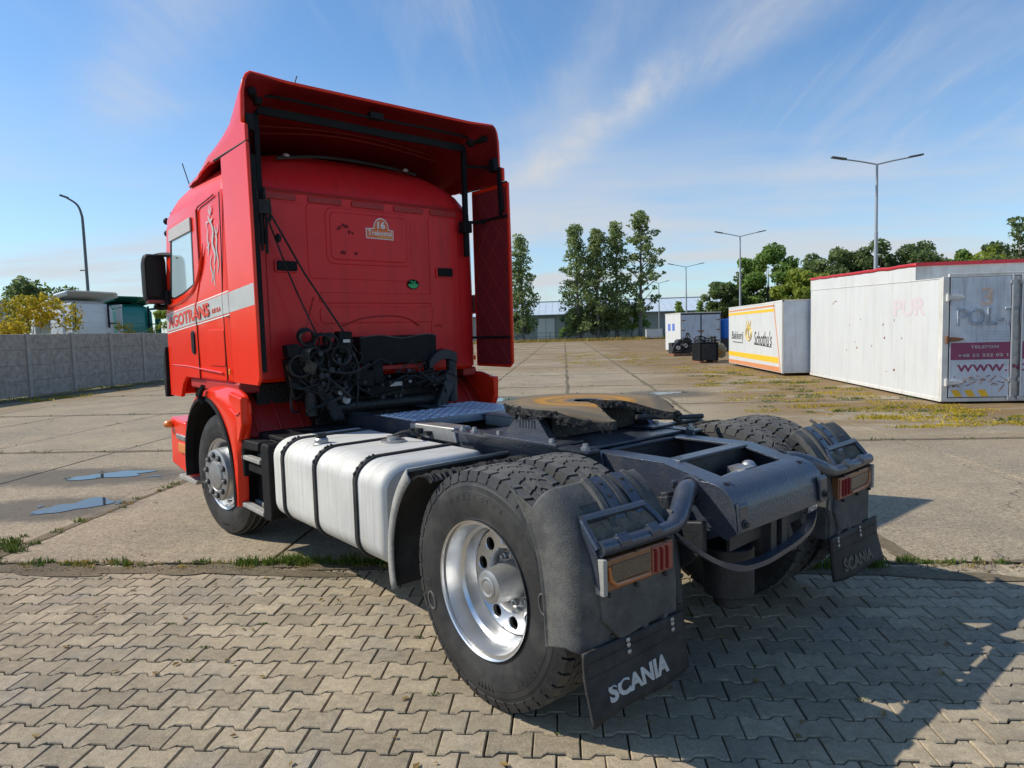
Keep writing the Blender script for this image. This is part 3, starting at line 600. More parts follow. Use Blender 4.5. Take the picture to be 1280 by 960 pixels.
# roof fairing ------------------------------------------------
def sm(a, b_, t): t = max(0, min(1, (t - a) / (b_ - a))); return t * t * (3 - 2 * t)
def interp(xs, ys, x): return float(np.interp(x, xs, ys))
SY = [2.66, 2.76, 2.85, 2.96, 3.15, 3.36, 3.60, 4.0, 4.4]
SE = [3.555, 3.48, 3.40, 3.29, 3.22, 3.165, 3.12, 3.05, 2.98]
SC = [3.54, 3.535, 3.525, 3.51, 3.475, 3.435, 3.39, 3.30, 3.22]
def ftop(x, y):
    t = sm(.80, 1.12, abs(x)); return interp(SY, SC, y) * (1 - t) + interp(SY, SE, y) * t
b = MB(); xs = list(np.linspace(-1.11, 1.11, 33)); ys = [2.66, 2.70, 2.76, 2.82, 2.88, 2.96, 3.05, 3.15, 3.25, 3.36, 3.48, 3.60, 3.8, 4.0, 4.2, 4.4]
rows = []
for y in ys:
    row = []; zl = 3.035 + .02 * max(0, y - 2.7); e = ftop(1.11, y); dz = max(.0, e - zl)
    for s_, in ((-1,),):
        row += [(-1.185, y, zl), (-1.185, y, zl + dz * .45), (-1.18, y, zl + dz * .72), (-1.165, y, zl + dz * .87), (-1.145, y, zl + dz * .95)]
    row += [(x, y, ftop(x, y)) for x in xs]
    row += [(1.145, y, zl + dz * .95), (1.165, y, zl + dz * .87), (1.18, y, zl + dz * .72), (1.185, y, zl + dz * .45), (1.185, y, zl)]
    if y > 3.5: row = [(p[0] * (1 - (y - 3.5) * .10), p[1], p[2]) for p in row]
    rows.append(row)
b.loft(rows, False, False, ring_closed=False)
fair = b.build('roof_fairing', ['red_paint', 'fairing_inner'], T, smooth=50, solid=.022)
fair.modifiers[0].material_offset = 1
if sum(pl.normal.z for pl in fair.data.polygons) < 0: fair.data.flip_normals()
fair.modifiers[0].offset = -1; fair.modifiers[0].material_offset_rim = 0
for s in (-1, 1):
    q = MB(); q.prism([(2.60, 3.045), (2.60, 3.16), (2.70, 3.20), (3.42, 3.09), (3.40, 3.045)], 'X', s * 1.165, s * 1.190); q.build('fairing_skirt', 'red_paint', fair, bevel=.008)
    q = MB(); q.tube([(s * 1.19, 2.58, 3.035), (s * 1.19, 3.3, 3.045)], .010, 6); q.build('fairing_seal', 'black_rubber', fair)
    q = MB(); q.prism([(2.64, 3.14), (2.73, 3.13), (2.74, 3.24), (2.66, 3.26)], 'X', s * 1.16, s * 1.10); q.build('fairing_hinge', 'black_plastic', fair, bevel=.01)
    q = MB(); q.box(s * .98 - .022, s * .98 + .022, 2.93, 2.975, 2.375, 3.45); q.build('fairing_post', 'black_plastic', fair, bevel=.006)
    q = MB(); q.tube([(s * .98, 2.95, 3.42), (s * 1.08, 2.72, 3.44)], .03, 6); q.sphere((s * 1.0, 2.86, 3.43), .05, 5); q.build('fairing_bracket', 'black_plastic', fair)
    q = MB(); q.tube([(s * .98, 2.95, 3.22), (s * 1.15, 2.80, 3.20)], .014, 6); q.tube([(s * .98, 2.95, 2.70), (s * 1.16, 2.88, 2.70)], .014, 6); q.tube([(s * .98, 2.97, 2.62), (s * .96, 3.06, 2.62)], .02, 6); q.box(s * .98 - .05, s * .98 + .05, 2.92, 2.99, 2.60, 2.70); q.build('post_bracket', 'black_plastic', fair)
b = MB()
bar = smooth_path([(-.98, 2.92, 3.375), (-.5, 2.87, 3.36), (0, 2.85, 3.35), (.5, 2.87, 3.36), (.98, 2.92, 3.375)])
b.loft([[(p.x, p.y - .012, p.z - .03), (p.x, p.y - .012, p.z + .03), (p.x, p.y + .012, p.z + .03), (p.x, p.y + .012, p.z - .03)] for p in bar]); b.build('fairing_crossbar', 'black_plastic', fair)
b = MB(); b.tube(smooth_path([(-.98, 2.84, 3.46), (-.8, 2.80, 3.455), (-.6, 2.76, 3.44), (-.2, 2.75, 3.43), (.1, 2.75, 3.43), (.6, 2.77, 3.44), (.98, 2.84, 3.455)]), .012, 6); b.box(-.12, -.0, 2.72, 2.78, 3.42, 3.47); b.build('fairing_cable', 'black_plastic', fair)
b = MB()
for k, z in enumerate((3.42, 3.38)): b.tube(smooth_path([(-.95, 3.3 + .1 * k, z - .06), (-.3, 3.28, z), (.3, 3.28, z), (.95, 3.3, z - .06)]), .008, 5)
b.build('fairing_rib', 'foam_red', fair)
b = MB(); b.tube(smooth_path([(-.75, 3.16, 3.10), (-.3, 3.20, 3.175), (.2, 3.22, 3.18), (.6, 3.2, 3.14)]), .014, 6); b.build('roof_cable', 'black_rubber', T)
b = MB()
for x, z in ((-.66, 3.135), (.47, 3.16)): b.sphere((x, 3.17, z), .024, 6, 0, (1.3, 1, .8))
b.build('roof_lamp', 'steel_dull', T)

# wheels ------------------------------------------------------
def tyre_profile(w, ro, ri):
    h = w / 2
    return [(-h * .80, ri), (-h * .90, ri + .012), (-h * .97, ri + .05), (-h, ri + (ro - ri) * .50), (-h * .985, ri + (ro - ri) * .62), (-h * .975, ri + (ro - ri) * .625), (-h * .955, ri + (ro - ri) * .74), (-h * .948, ri + (ro - ri) * .745), (-h * .92, ri + (ro - ri) * .84), (-h * .91, ri + (ro - ri) * .845), (-h * .885, ri + (ro - ri) * .93), (-h * .85, ro - .012), (-h * .82, ro - .010), (0, ro - .004), (h * .82, ro - .010), (h * .85, ro - .012), (h * .92, ri + (ro - ri) * .84), (h, ri + (ro - ri) * .5), (h * .97, ri + .05), (h * .8, ri)]
def make_tyre(c, w, ro, ri, drive, parent, out=-1):
    b = MB(); pr = tyre_profile(w, ro - (.012 if drive else .004), ri)
    if out > 0: pr = [(-a, r) for a, r in pr][::-1]
    b.lathe(pr, c, 'X', 72, 0)
    tw = w * .84
    if drive:
        nseg = 44; ribs = [(-.5, -.30), (-.28, -.145), (-.125, -.015), (.015, .125), (.145, .28), (.30, .5)]
        for i in range(nseg):
            for k, (f0, f1) in enumerate(ribs):
                edge = k in (0, 5); off = (k % 2) * .5 + (.25 if k in (2, 3) else 0)
                a0 = 2 * math.pi * (i + off) / nseg; da = 2 * math.pi / nseg * (.80 if edge else .84)
                sk = .22 * (1 if k < 3 else -1) * 2 * math.pi / nseg
                x0, x1 = f0 * tw, f1 * tw; vs = []
                for rr_, sh in ((ro - .022, 0), (ro, .0025)):
                    for (x, a) in ((x0 + sh, a0 + (sk if not edge else .0)), (x1 - sh, a0 + (0 if not edge else sk * .6)), (x1 - sh, a0 + da + (0 if not edge else sk * .6)), (x0 + sh, a0 + da + (sk if not edge else .0))):
                        rd = rr_ - (.006 if (edge and abs(x) > .45 * tw) else 0)
                        vs.append((c[0] + x, c[1] + rd * math.cos(a), c[2] + rd * math.sin(a)))
                b.add(vs, [(4, 5, 6, 7), (0, 1, 5, 4), (1, 2, 6, 5), (2, 3, 7, 6), (3, 0, 4, 7)], 1)
                if edge:          # shoulder lug that comes down the sidewall
                    xs_ = (x0 if k == 0 else x1); sg = -1 if k == 0 else 1; vs = []
                    for x, r_ in ((xs_, ro - .006), (xs_ + sg * w * .055, ro - .050), (xs_ + sg * w * .02, ro - .055), (xs_ - sg * .01, ro - .02)):
                        for a in (a0, a0 + da): vs.append((c[0] + x, c[1] + r_ * math.cos(a + sk * .6 * 0), c[2] + r_ * math.sin(a)))
                    b.add(vs, [(0, 1, 3, 2), (2, 3, 5, 4), (0, 2, 4, 6), (1, 7, 5, 3)], 0)
    else:
        for f in (-.36, -.13, .13, .36):
            b.lathe([(f * tw - .004, ro - .006), (f * tw - .004, ro + .0005), (f * tw + .004, ro + .0005), (f * tw + .004, ro - .006)], c, 'X', 72, 2)
    # raised marks moulded on the outer wall
    xo = c[0] + out * w * .5; rm = ri + (ro - ri) * .50
    def mark(a, da, dr, r=rm):
        vs = []
        for q, rr_ in ((0, 1), (.0035, .8)):
            for u, v in ((-1, -1), (1, -1), (1, 1), (-1, 1)): vs.append((xo + out * (q - .003), c[1] + (r + v * dr * rr_) * math.cos(a + u * da * rr_), c[2] + (r + v * dr * rr_) * math.sin(a + u * da * rr_)))
        b.add(vs, [(4, 5, 6, 7), (0, 1, 5, 4), (1, 2, 6, 5), (2, 3, 7, 6), (3, 0, 4, 7)], 3)
    for k in range(9): mark(R(62 + 6.2 * k) + .01 * (k % 3), .020 + .008 * (k % 2), .014, rm - .004)
    for k in range(5): mark(R(262 + 3.2 * k), .010, .020, rm + .012)
    for k in range(6): mark(R(210 + 5 * k), .018, .013, rm)
    for a in (172, -22):
        b.tube([(xo + out * .0005, c[1] + (rm + .026 * math.sin(t)) * math.cos(R(a) + .10 * math.cos(t)), c[2] + (rm + .026 * math.sin(t)) * math.sin(R(a) + .10 * math.cos(t))) for t in np.linspace(0, 2 * math.pi, 17)[:-1]], .0045, 5, True, 4)
        mark(R(a) + .2, .05, .02)
    return b.build('tyre', ['tyre_side', 'tread_rubber', 'groove_rubber', 'black_rubber', 'groove_rubber'], parent, smooth=32)
def circ(c, r, n, a0=0): return [(c[1] + r * math.cos(2 * math.pi * k / n + a0), c[2] + r * math.sin(2 * math.pi * k / n + a0)) for k in range(n)]
def disc_with_holes(b, c, prof, n, rh, nh, holes_r, mi=0):
    pass
def dual_rim(c, s, parent):
    # deep dish: lip, drop well, disc far inboard with hand holes, hub and studs
    xo = s * .145; b = MB(); o = -s
    P = [(0, .300), (.004, .306), (-.012, .303), (-.014, .285), (-.055, .272), (-.085, .268), (-.10, .255), (-.15, .252), (-.165, .243), (-.185, .238)]
    b.lathe([(s * a, r) for a, r in P], c, 'X', 64)
    rim = b.build('rim', 'alloy', parent, smooth=30)
    b = MB(); xd = c[0] - s * .160; nh = 10; rh = .030; rc = .193; m = 48
    for k in range(nh):
        a0 = 2 * math.pi * k / nh + .2; hy, hz = rc * math.cos(a0), rc * math.sin(a0); da = math.pi / nh; ro_, ri_ = .241, .148
        per = []
        for q in range(m):
            t = 2 * math.pi * q / m; d = (math.cos(a0 + t), math.sin(a0 + t)); lo_, hi_ = rh, .2
            for _ in range(26):
                md = (lo_ + hi_) / 2; y, z = hy + d[0] * md, hz + d[1] * md; rr_ = math.hypot(y, z); aa = (math.atan2(z, y) - a0 + math.pi) % (2 * math.pi) - math.pi
                if ri_ < rr_ < ro_ and abs(aa) < da: lo_ = md
                else: hi_ = md
            per.append((hy + d[0] * lo_, hz + d[1] * lo_, d))
        ring = lambda r_, x: [(xd + x, c[1] + hy + p[2][0] * r_, c[2] + hz + p[2][1] * r_) for p in per]
        b.loft([[(xd, c[1] + p[0], c[2] + p[1]) for p in per], ring(rh * 1.12, 0), ring(rh, -s * .003), ring(rh * .98, -s * .022)], False, False)
    b.lathe([(0, .148), (-s * .012, .140), (-s * .05, .132)], (xd, c[1], c[2]), 'X', 48)
    b.build('wheel_disc', 'alloy', parent, smooth=25)
    b = MB(); b.lathe([(-s * .206, .150), (-s * .208, .05), (-s * .208, .001)], c, 'X', 32)
    b.lathe([(-s * .30, .24), (-s * .30, .001)], c, 'X', 24, 1)
    for k in range(10):
        a = 2 * math.pi * (k + .5) / 10; cc = (c[0] - s * .205, c[1] + .112 * math.cos(a), c[2] + .112 * math.sin(a))
        b.lathe([(-s * .01, .017), (s * .018, .016), (s * .022, .010), (s * .034, .010), (s * .034, .001)], cc, 'X', 8)
    b.build('wheel_nuts', ['steel_dull', 'grease_shade_black'], parent, smooth=30)
    b = MB(); b.lathe([(-s * .21, .088), (-s * .075, .080), (-s * .045, .074), (-s * .038, .058), (-s * .038, .001)], c, 'X', 32); b.lathe([(-s * .036, .05), (-s * .032, .04), (-s * .036, .03), (-s * .033, .02), (-s * .034, .001)], c, 'X', 24)
    b.build('hub', 'steel_dull', parent, smooth=30)
def rear_wheels(s):
    for k, x in enumerate((1.075, .745)):
        w = bpy.data.objects.new('wheel', None); C.objects.link(w); w.parent = T; w.location = (s * x, 0, .53)
        make_tyre((0, 0, 0), .295, .53, .296, True, w, out=s)
        if k == 0: dual_rim((s * .142, 0, 0), s, w)
        else:
            b = MB(); b.lathe([(s * .12, .297), (s * .06, .27), (-s * .1, .26), (-s * .12, .297)], (0, 0, 0), 'X', 40); b.lathe([(-s * .02, .26), (-s * .02, .02)], (0, 0, 0), 'X', 24); b.build('rim', 'steel_dull', w)
rear_wheels(-1); rear_wheels(1)
def front_wheel(s):
    w = bpy.data.objects.new('wheel', None); C.objects.link(w); w.parent = T; w.location = (s * 1.03, 3.62, .52); w.rotation_euler = (0, 0, R(7))
    make_tyre((0, 0, 0), .31, .52, .296, False, w, out=s)
    c = (0, 0, 0); b = MB(); b.lathe([(s * a, r) for a, r in ((.146, .296), (.150, .303), (.136, .300), (.13, .28), (.09, .262), (.05, .258), (.02, .25))], c, 'X', 56)
    # cone of the disc out to the proud mounting face
    b.lathe([(s * a, r) for a, r in ((.02, .25), (.035, .238), (.10, .228), (.17, .222), (.195, .214))], c, 'X', 56)
    b.build('rim', 'alloy', w, smooth=30)
    b = MB()
    for k in range(10):
        a = 2 * math.pi * k / 10 + .1; cc = (s * .072, .232 * math.cos(a), .232 * math.sin(a)); d = Vector((.25 * s, math.cos(a), math.sin(a))).normalized()
        b.tube([Vector(cc) - d * .01, Vector(cc) + d * .006], .026, 12)
    b.build('hand_hole', 'grease_shade_black', w)
    b = MB(); b.lathe([(s * a, r) for a, r in ((.19, .216), (.204, .212), (.208, .205), (.208, .135), (.204, .13), (.204, .001))], c, 'X', 48); f = b.build('hub_flange', 'steel_dull', w, smooth=30)
    b = MB()
    for k in range(10):
        a = 2 * math.pi * (k + .3) / 10; cc = (s * .208, .168 * math.cos(a), .168 * math.sin(a)); b.lathe([(0, .026), (s * .012, .025), (s * .012, .019)], cc, 'X', 12, 1); b.lathe([(s * .004, .017), (s * .022, .016), (s * .024, .009), (s * .030, .008), (s * .030, .001)], cc, 'X', 8)
    b.build('wheel_nuts', ['steel_dull', 'chassis_dark'], w, smooth=30)
    b = MB(); b.lathe([(s * a, r) for a, r in ((.204, .120), (.217, .116), (.222, .10), (.224, .001))], c, 'X', 32); b.build('hub', 'steel_dull', w, smooth=30)
front_wheel(-1); front_wheel(1)

# front mudguards and steps ----------------------------------
def front_guard(s):
    cy, cz = 3.72, .50; X0, X1 = s * 1.245, s * .80
    def arc(r, a0, a1, n=16): return [(cy + r * math.cos(R(a0 + (a1 - a0) * i / n)), cz + r * math.sin(R(a0 + (a1 - a0) * i / n))) for i in range(n + 1)]
    # painted outer band
    inn = arc(.665, 192, 12, 26); out = [(3.01, .35), (2.98, .62), (2.92, .88), (2.84, 1.05), (2.84, 1.21), (3.05, 1.265), (3.42, 1.272), (3.70, 1.255), (3.98, 1.19), (4.20, 1.06), (4.34, .86), (4.42, .64)]
    b = MB(); n = 24
    def res(P, n):
        P = [Vector((0, *p)) for p in P]; L_ = [0]
        for i in range(1, len(P)): L_.append(L_[-1] + (P[i] - P[i - 1]).length)
        return [(float(np.interp(t * L_[-1], L_, [p.y for p in P])), float(np.interp(t * L_[-1], L_, [p.z for p in P]))) for t in np.linspace(0, 1, n)]
    A, B = res(inn, n), res(out, n)
    b.loft([[(X0, *A[i]), (X0 + s * .012, *(.8 * np.array(A[i]) + .2 * np.array(B[i]))), (X0 + s * .004, *(.35 * np.array(A[i]) + .65 * np.array(B[i]))), (X0 - s * .05, *B[i]), (X0 - s * .07, *B[i]), (X0 - s * .07, *A[i])] for i in range(n)])
    g = b.build('front_mudguard', 'red_paint', T, smooth=40)
    b = MB(); ed = arc(.680, 192, -8, 30); b.loft([[(X0 + s * .018, y, z), (X0 + s * .022, cy + (y - cy) * .955, cz + (z - cz) * .955), (X0 - s * .05, cy + (y - cy) * .95, cz + (z - cz) * .95), (X0 - s * .05, y, z)] for y, z in ed]); b.build('wheel_arch_trim', 'black_plastic', g, smooth=40)
    b = MB(); b.loft([[(X0 - s * .02, y, z), (X0 - s * .40, y, z)] for y, z in arc(.66, 192, -8, 26)], False, False, ring_closed=False); b.build('arch_liner', 'black_plastic', g)
    b = MB(); b.tube(smooth_path([(X0 + s * .02, 3.70, 1.13), (X0 + s * .045, 3.72, 1.18), (X0 + s * .03, 3.66, 1.27)]), .022, 6); b.build('arch_clip', 'black_plastic', g)
    # rear lower panel of cab mudguard with its pressed V
    b = MB(); b.prism([(2.85, 1.215), (3.12, 1.245), (3.13, 1.05), (3.02, .90), (2.95, .86), (2.86, 1.0)], 'X', X0 + s * .004, X0 - s * .06); b.build('guard_panel', 'red_paint', g, bevel=.015)
    b = MB(); b.tube([(X0 + s * .006, 2.88, 1.10), (X0 + s * .010, 2.94, 1.08), (X0 + s * .008, 3.08, 1.12)], .008, 6); b.build('guard_crease', 'decal_white' if False else 'red_paint', g)
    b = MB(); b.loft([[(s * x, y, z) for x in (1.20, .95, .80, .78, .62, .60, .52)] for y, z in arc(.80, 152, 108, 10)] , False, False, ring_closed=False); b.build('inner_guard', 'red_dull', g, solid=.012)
    b = MB()
    for x in (1.06, .88, .70): b.tube([(s * x, y, z) for y, z in arc(.808, 150, 112, 9)], .016, 5)
    b.build('guard_rib', 'red_dull', g)
    # bumper end and its lamps
    b = MB(); b.prism([(4.50, .50), (4.50, .78), (4.60, .88), (5.08, .90), (5.12, .42), (4.50, .36)], 'X', s * 1.205, s * .7); bu = b.build('bumper', 'red_paint', T, bevel=.03)
    b = MB(); b.box(min(s * 1.20, s * 1.222), max(s * 1.20, s * 1.222), 4.54, 4.84, .70, .75); b.build('bumper_strip', 'steel_dull', bu, bevel=.01)
    b = MB(); b.box(min(s * 1.20, s * 1.228), max(s * 1.20, s * 1.228), 4.50, 4.76, .58, .67); b.build('indicator', 'amber', bu, bevel=.01)
    b = MB(); b.sphere((s * 1.235, 5.02, .83), .05, 6, 0, (1, 1.2, .8)); b.build('indicator', 'amber', bu)
    b = MB(); b.prism([(4.45, .33), (5.05, .31), (5.10, .26), (4.5, .28)], 'X', s * 1.16, s * .8); b.build('bumper_lip', 'pale_plastic', bu, bevel=.01)
    # step box
    b = MB(); b.prism([(3.02, .34), (3.00, .60), (2.96, .90), (2.60, .90), (2.42, .90), (2.42, .36)], 'X', s * 1.10, s * .62); sb = b.build('step_box', 'black_plastic', T, bevel=.02)
    for z, y0, y1 in ((.735, 2.60, 2.98), (.355, 2.58, 3.04)):
        for x0, x1 in ((1.225, 1.165), (1.12, 1.06)):
            b = MB(); b.box(min(s * x0, s * x1), max(s * x0, s * x1), y0, y1, z, z + .035); b.build('step_tread', 'pale_plastic', sb, bevel=.008)
        b = MB(); b.box(min(s * 1.02, s * 1.195), max(s * 1.02, s * 1.195), y0 - .02, y1 + .02, z - .09 if z > .5 else z - .035, z - .02 if z > .5 else z - .004); b.build('step_frame', 'black_plastic', sb, bevel=.012)
    b = MB(); b.prism(rrect(2.44, 2.60, .34, .90, .05, 4), 'X', s * 1.215, s * .66); b.build('step_side', 'black_plastic', sb, bevel=.015)
    b = MB(); b.prism([(2.60, .90), (2.96, .89), (2.98, .80), (2.96, .60), (2.93, .60), (2.92, .815), (2.62, .83)], 'X', s * 1.225, s * 1.10); b.build('step_cover', 'black_plastic', sb, bevel=.02)
    b = MB(); b.box(min(s * .45, s * 1.10), max(s * .45, s * 1.10), 2.42, 2.93, .90, .935); b.build('step_cover', 'black_plastic', sb, bevel=.012)
front_guard(-1); front_guard(1)

# chassis -----------------------------------------------------
fr = MB()
fr.box(-.01, .01, 3.3, 3.31, .8, .81)
frame = fr.build('chassis_frame', 'chassis_dark', T)
for s in (-1, 1):
    b = MB(); X = lambda x: s * x
    b.prism([(4.9, .72), (4.9, 1.005), (-.36, 1.005), (-.60, .952), (-.69, .90), (-.715, .76), (-.60, .70), (-.3, .70)], 'X', X(.392), X(.378))
    b.prism([(4.9, 1.005), (4.9, 1.018), (-.36, 1.018), (-.60, .966), (-.60, .953), (-.36, 1.005)], 'X', X(.392), X(.27))
    b.build('frame_rail', 'chassis_paint', frame, bevel=.004)
    b = MB()
    pts = [(-.02, .89), (-.10, .86), (-.10, .80), (-.20, .87), (-.02, .78), (-.22, .78), (.3, .86), (.45, .86), (.6, .80), (.75, .86), (.9, .84), (1.1, .86), (1.3, .80), (-.42, .93), (-.47, .915), (-.47, .875), (-.53, .90), (-.44, .86), (-.60, .83)]
    for y, z in pts: b.lathe([(s * .392, .020), (s * .398, .020), (s * .399, .014), (s * .412, .014), (s * .412, .001)], (0, y, z), 'X', 8)
    b.build('rail_bolt', 'steel_dull' if False else 'chassis_paint', frame)
    b = MB()
    for y, z in ((-.16, .74), (-.34, .83), (-.64, .83), (-.40, .76)): b.lathe([(s * .3935, .018), (s * .3935, .001)], (0, y, z), 'X', 12)
    b.build('rail_hole', 'grease_shade_black', frame)
    # subframe angle with scalloped upper edge under the fifth wheel
    top = []
    for k in range(7):
        y = 1.18 - k * .165; top += [(y, 1.035), (y - .02, 1.012), (y - .10, 1.012), (y - .12, 1.035)]
    b = MB(); b.prism([(1.25, .95), (1.25, 1.035)] + top + [(.02, 1.035), (.0, .96)], 'X', X(.412), X(.396)); b.build('subframe_angle', 'chassis_paint', frame, bevel=.003)
    b = MB(); b.box(min(X(.41), X(.50)), max(X(.41), X(.50)), .02, 1.2, 1.028, 1.040); b.build('subframe_angle', 'chassis_paint', frame)
    b = MB()
    for y in (.08, .33, .78, 1.02, 1.14): b.lathe([(1.040, .024), (1.052, .024), (1.054, .015), (1.070, .014), (1.070, .001)], (X(.455), y, 0), 'Z', 8)
    b.build('subframe_bolt', 'steel_dull', frame)
# plates and cross members
b = MB(); b.prism([(-.595, .969), (-.64, .962), (-.69, .945), (-.725, .91), (-.745, .86), (-.755, .755), (-.743, .755), (-.732, .86), (-.71, .90), (-.68, .932), (-.64, .948), (-.595, .955)], 'X', -.405, .405)
b.build('rear_crossmember', 'chassis_paint', frame, smooth=60, bevel=.004)
b = MB()
for s in (-1, 1): b.prism([(-.752, .955 - .06), (-.765, .93 - .05), (-.770, .765), (-.757, .765), (-.745, .88)], 'X', s * .405, s * .33)
b.build('crossmember_end', 'chassis_paint', frame, bevel=.006)
b = MB()
for s in (-1, 1): b.lathe([(-.005, .022), (-.010, .022), (-.012, .012), (-.026, .012), (-.026, .001)], (s * .37, -.762, .80), 'Y', 8)
for x, y in ((-.33, -.66), (.33, -.66)): b.lathe([(.960, .020), (.9605, .001)], (x, y, 0), 'Z', 10, 1)
b.build('crossmember_bolt', ['chassis_dark', 'grease_shade_black'], frame)
for y0, y1, z in ((-.39, -.31, 1.014), (.06, .12, 1.012)):
    b = MB(); b.box(-.30, .30, y0, y1, z - .012, z + .006); b.build('crossmember', 'chassis_paint', frame, bevel=.005); b = MB(); b.prism([(y0, z - .2), (y1, z - .2), (y1 - .02, z - .013), (y0 + .02, z - .013)], 'X', -.37, .37); b.build('crossmember_web', 'chassis_dark', frame, bevel=.005)  # webs coloured darker, putting shade into the depth between the rails
b = MB(); b.box(-.40, .40, .10, 1.05, 1.022, 1.036); b.box(-.30, .30, .15, .25, .9, .985); b.box(-.30, .30, .85, .95, .9, .985); b.build('mounting_plate', 'chassis_paint', frame, bevel=.004)
for s in (-1, 1):
    b = MB(); b.prism([(-.56, .968), (-.64, .958), (-.69, .940), (-.722, .90), (-.740, .85), (-.748, .758), (-.70, .72), (-.56, .78)], 'X', s * .404, s * .394); b.build('crossmember_gusset', 'chassis_paint', frame, bevel=.004)
b = MB(); b.box(-.375, .375, -.57, .05, .735, .75); b.build('frame_shade_sheet', 'grease_shade_black', frame)  # black sheet added under the frame holes to stand in for shade
# things seen down between the rails
b = MB()
b.cyl((0, 0, .58), 'X', .11, -.72, .72, 16); b.sphere((.05, .02, .58), .24, 10, 0, (1, .95, 1)); b.tube([(0, .2, .6), (0, 1.6, .72), (0, 3.0, .78)], .06, 10)
b.build('drive_axle', 'chassis_dark', T)
b = MB(); b.tube(smooth_path([(-.28, -.42, .84), (-.05, -.50, .90), (.12, -.48, .90), (.28, -.44, .86)]), .035, 8); b.box(.02, .12, -.54, -.44, .84, .95); b.sphere((.17, -.47, .92), .045, 6); b.tube([(-.25, -.1, .86), (.25, -.15, .86)], .03, 6); b.build('valve_block', 'steel_dull', T)
for s in (-1, 1):
    b = MB()
    for k, y in enumerate((-.30, .36)):
        b.lathe([(.40, .09), (.42, .12), (.47, .135), (.52, .12), (.56, .13), (.61, .13), (.64, .10), (.66, .10), (.66, .001)], (s * .50, y - .05, 0), 'Z', 18)
    b.lathe([(.40, .09), (.40, .001)], (s * .50, -.35, 0), 'Z', 18)
    b.build('air_bellows', 'black_rubber', T)
    b = MB(); b.tube([(s * .45, -.42, .90), (s * .52, -.52, .42)], .035, 8); b.tube([(s * .45, -.42, .88), (s * .48, -.46, .68)], .05, 8); b.prism([(-.30, .74), (-.62, .80), (-.62, .66), (-.45, .52), (-.30, .55)], 'X', s * .425, s * .46); b.build('shock_absorber', 'chassis_dark', T, bevel=.008)
# wavy underrun bar below the rear crossmember
b = MB(); P = smooth_path([(-.52, -.42, .78), (-.46, -.60, .66), (-.38, -.72, .60), (-.20, -.75, .585), (.0, -.755, .60), (.15, -.755, .62), (.30, -.74, .66), (.40, -.70, .76), (.45, -.60, .88)])
b.loft([[(p.x, p.y - .012, p.z - .012), (p.x, p.y - .012, p.z + .012), (p.x, p.y + .03, p.z + .018), (p.x, p.y + .03, p.z - .008)] for p in P]); b.build('stabiliser_bar', 'chassis_paint', T, smooth=40)
b = MB(); b.box(-.08, -.03, -.73, -.69, .58, .80); b.box(.02, .07, -.73, -.69, .60, .80); b.prism([(-.36, .66), (.30, .68), (.30, .80), (-.36, .80)], 'Y', -.69, -.675); b.build('rear_plate', 'chassis_dark', T)
b = MB(); b.cyl((-.10, -.52, 0), 'Z', .12, .36, .60, 18); b.cyl((-.10, -.52, 0), 'Z', .075, .30, .37, 16); b.cyl((.32, -.20, 0), 'Z', .11, .34, .62, 16); b.build('air_tank', 'chassis_dark', T, bevel=.01)

# fifth wheel -------------------------------------------------
b = MB(); cy = .52
ysr = list(np.linspace(.05, .99, 48))
def xout(y):
    if y > cy + .0: return math.sqrt(max(.47 ** 2 - (y - cy) ** 2, 1e-4))
    return .47 - .0 if y > .40 else float(np.interp(y, [.05, .22, .40], [.30, .435, .468]))
def xin(y):
    if y > .575: return 0.0
    if y > .44: return math.sqrt(max(.075 ** 2 - (y - .50) ** 2, .02 ** 2 if y > .52 else .055 ** 2))
    return float(np.interp(y, [.05, .15, .44], [.245, .20, .056]))
def ztop(y): return 1.178 - .062 * sm(.34, .05, y) if y < .34 else 1.178
for s in (-1, 1):
    rows = []; lo = []
    for y in ysr:
        xi, xo = xin(y), xout(y); xs_ = [xi + (xo - xi) * t for t in (0, .2, .4, .6, .8, .93, 1)]
        rows.append([(s * x, y, ztop(y) - (.006 if x == xs_[-1] else 0)) for x in xs_])
        lo.append([(s * x, y, ztop(y) - .045) for x in xs_])
    b.loft(rows, False, False, ring_closed=False); b.loft(lo, False, False, 1, ring_closed=False)
    b.loft([[rows[i][-1], lo[i][-1]] for i in range(len(rows))], False, False, 1, ring_closed=False)
    b.loft([[rows[i][0], lo[i][0]] for i in range(len(rows)) if xin(ysr[i]) > .001], False, False, 1, ring_closed=False)
    b.loft([rows[0], lo[0]], False, False, 1, ring_closed=False); b.loft([rows[-1], lo[-1]], False, False, 1, ring_closed=False)
fwh = b.build('fifth_wheel', ['greased_plate', 'grease_shade_black'], T, smooth=40); fwh.location.z = .05
b = MB()
rim_pts = [(s * (xout(y) - .01), y, ztop(y) - .028) for s, rng_ in ((-1, ysr), (1, ysr[::-1])) for y in rng_]
for k in range(240):
    i = rnd.randrange(len(rim_pts)); p = rim_pts[i]; r_ = rnd.uniform(.008, .021)
    b.sphere((p[0] + rnd.uniform(-.012, .012), p[1] + rnd.uniform(-.012, .012), p[2] + rnd.uniform(-.035, .018)), r_, 3, 0, (1, 1, rnd.uniform(.5, 1)))
for k in range(70):
    y = rnd.uniform(.1, .45); s = rnd.choice((-1, 1)); b.sphere((s * (xin(y) + .004), y, ztop(y) - rnd.uniform(.01, .04)), rnd.uniform(.008, .018), 3)
gs = b.build('grease_lumps', 'grease_shade_black', fwh); gs['kind'] = 'stuff'
b = MB()
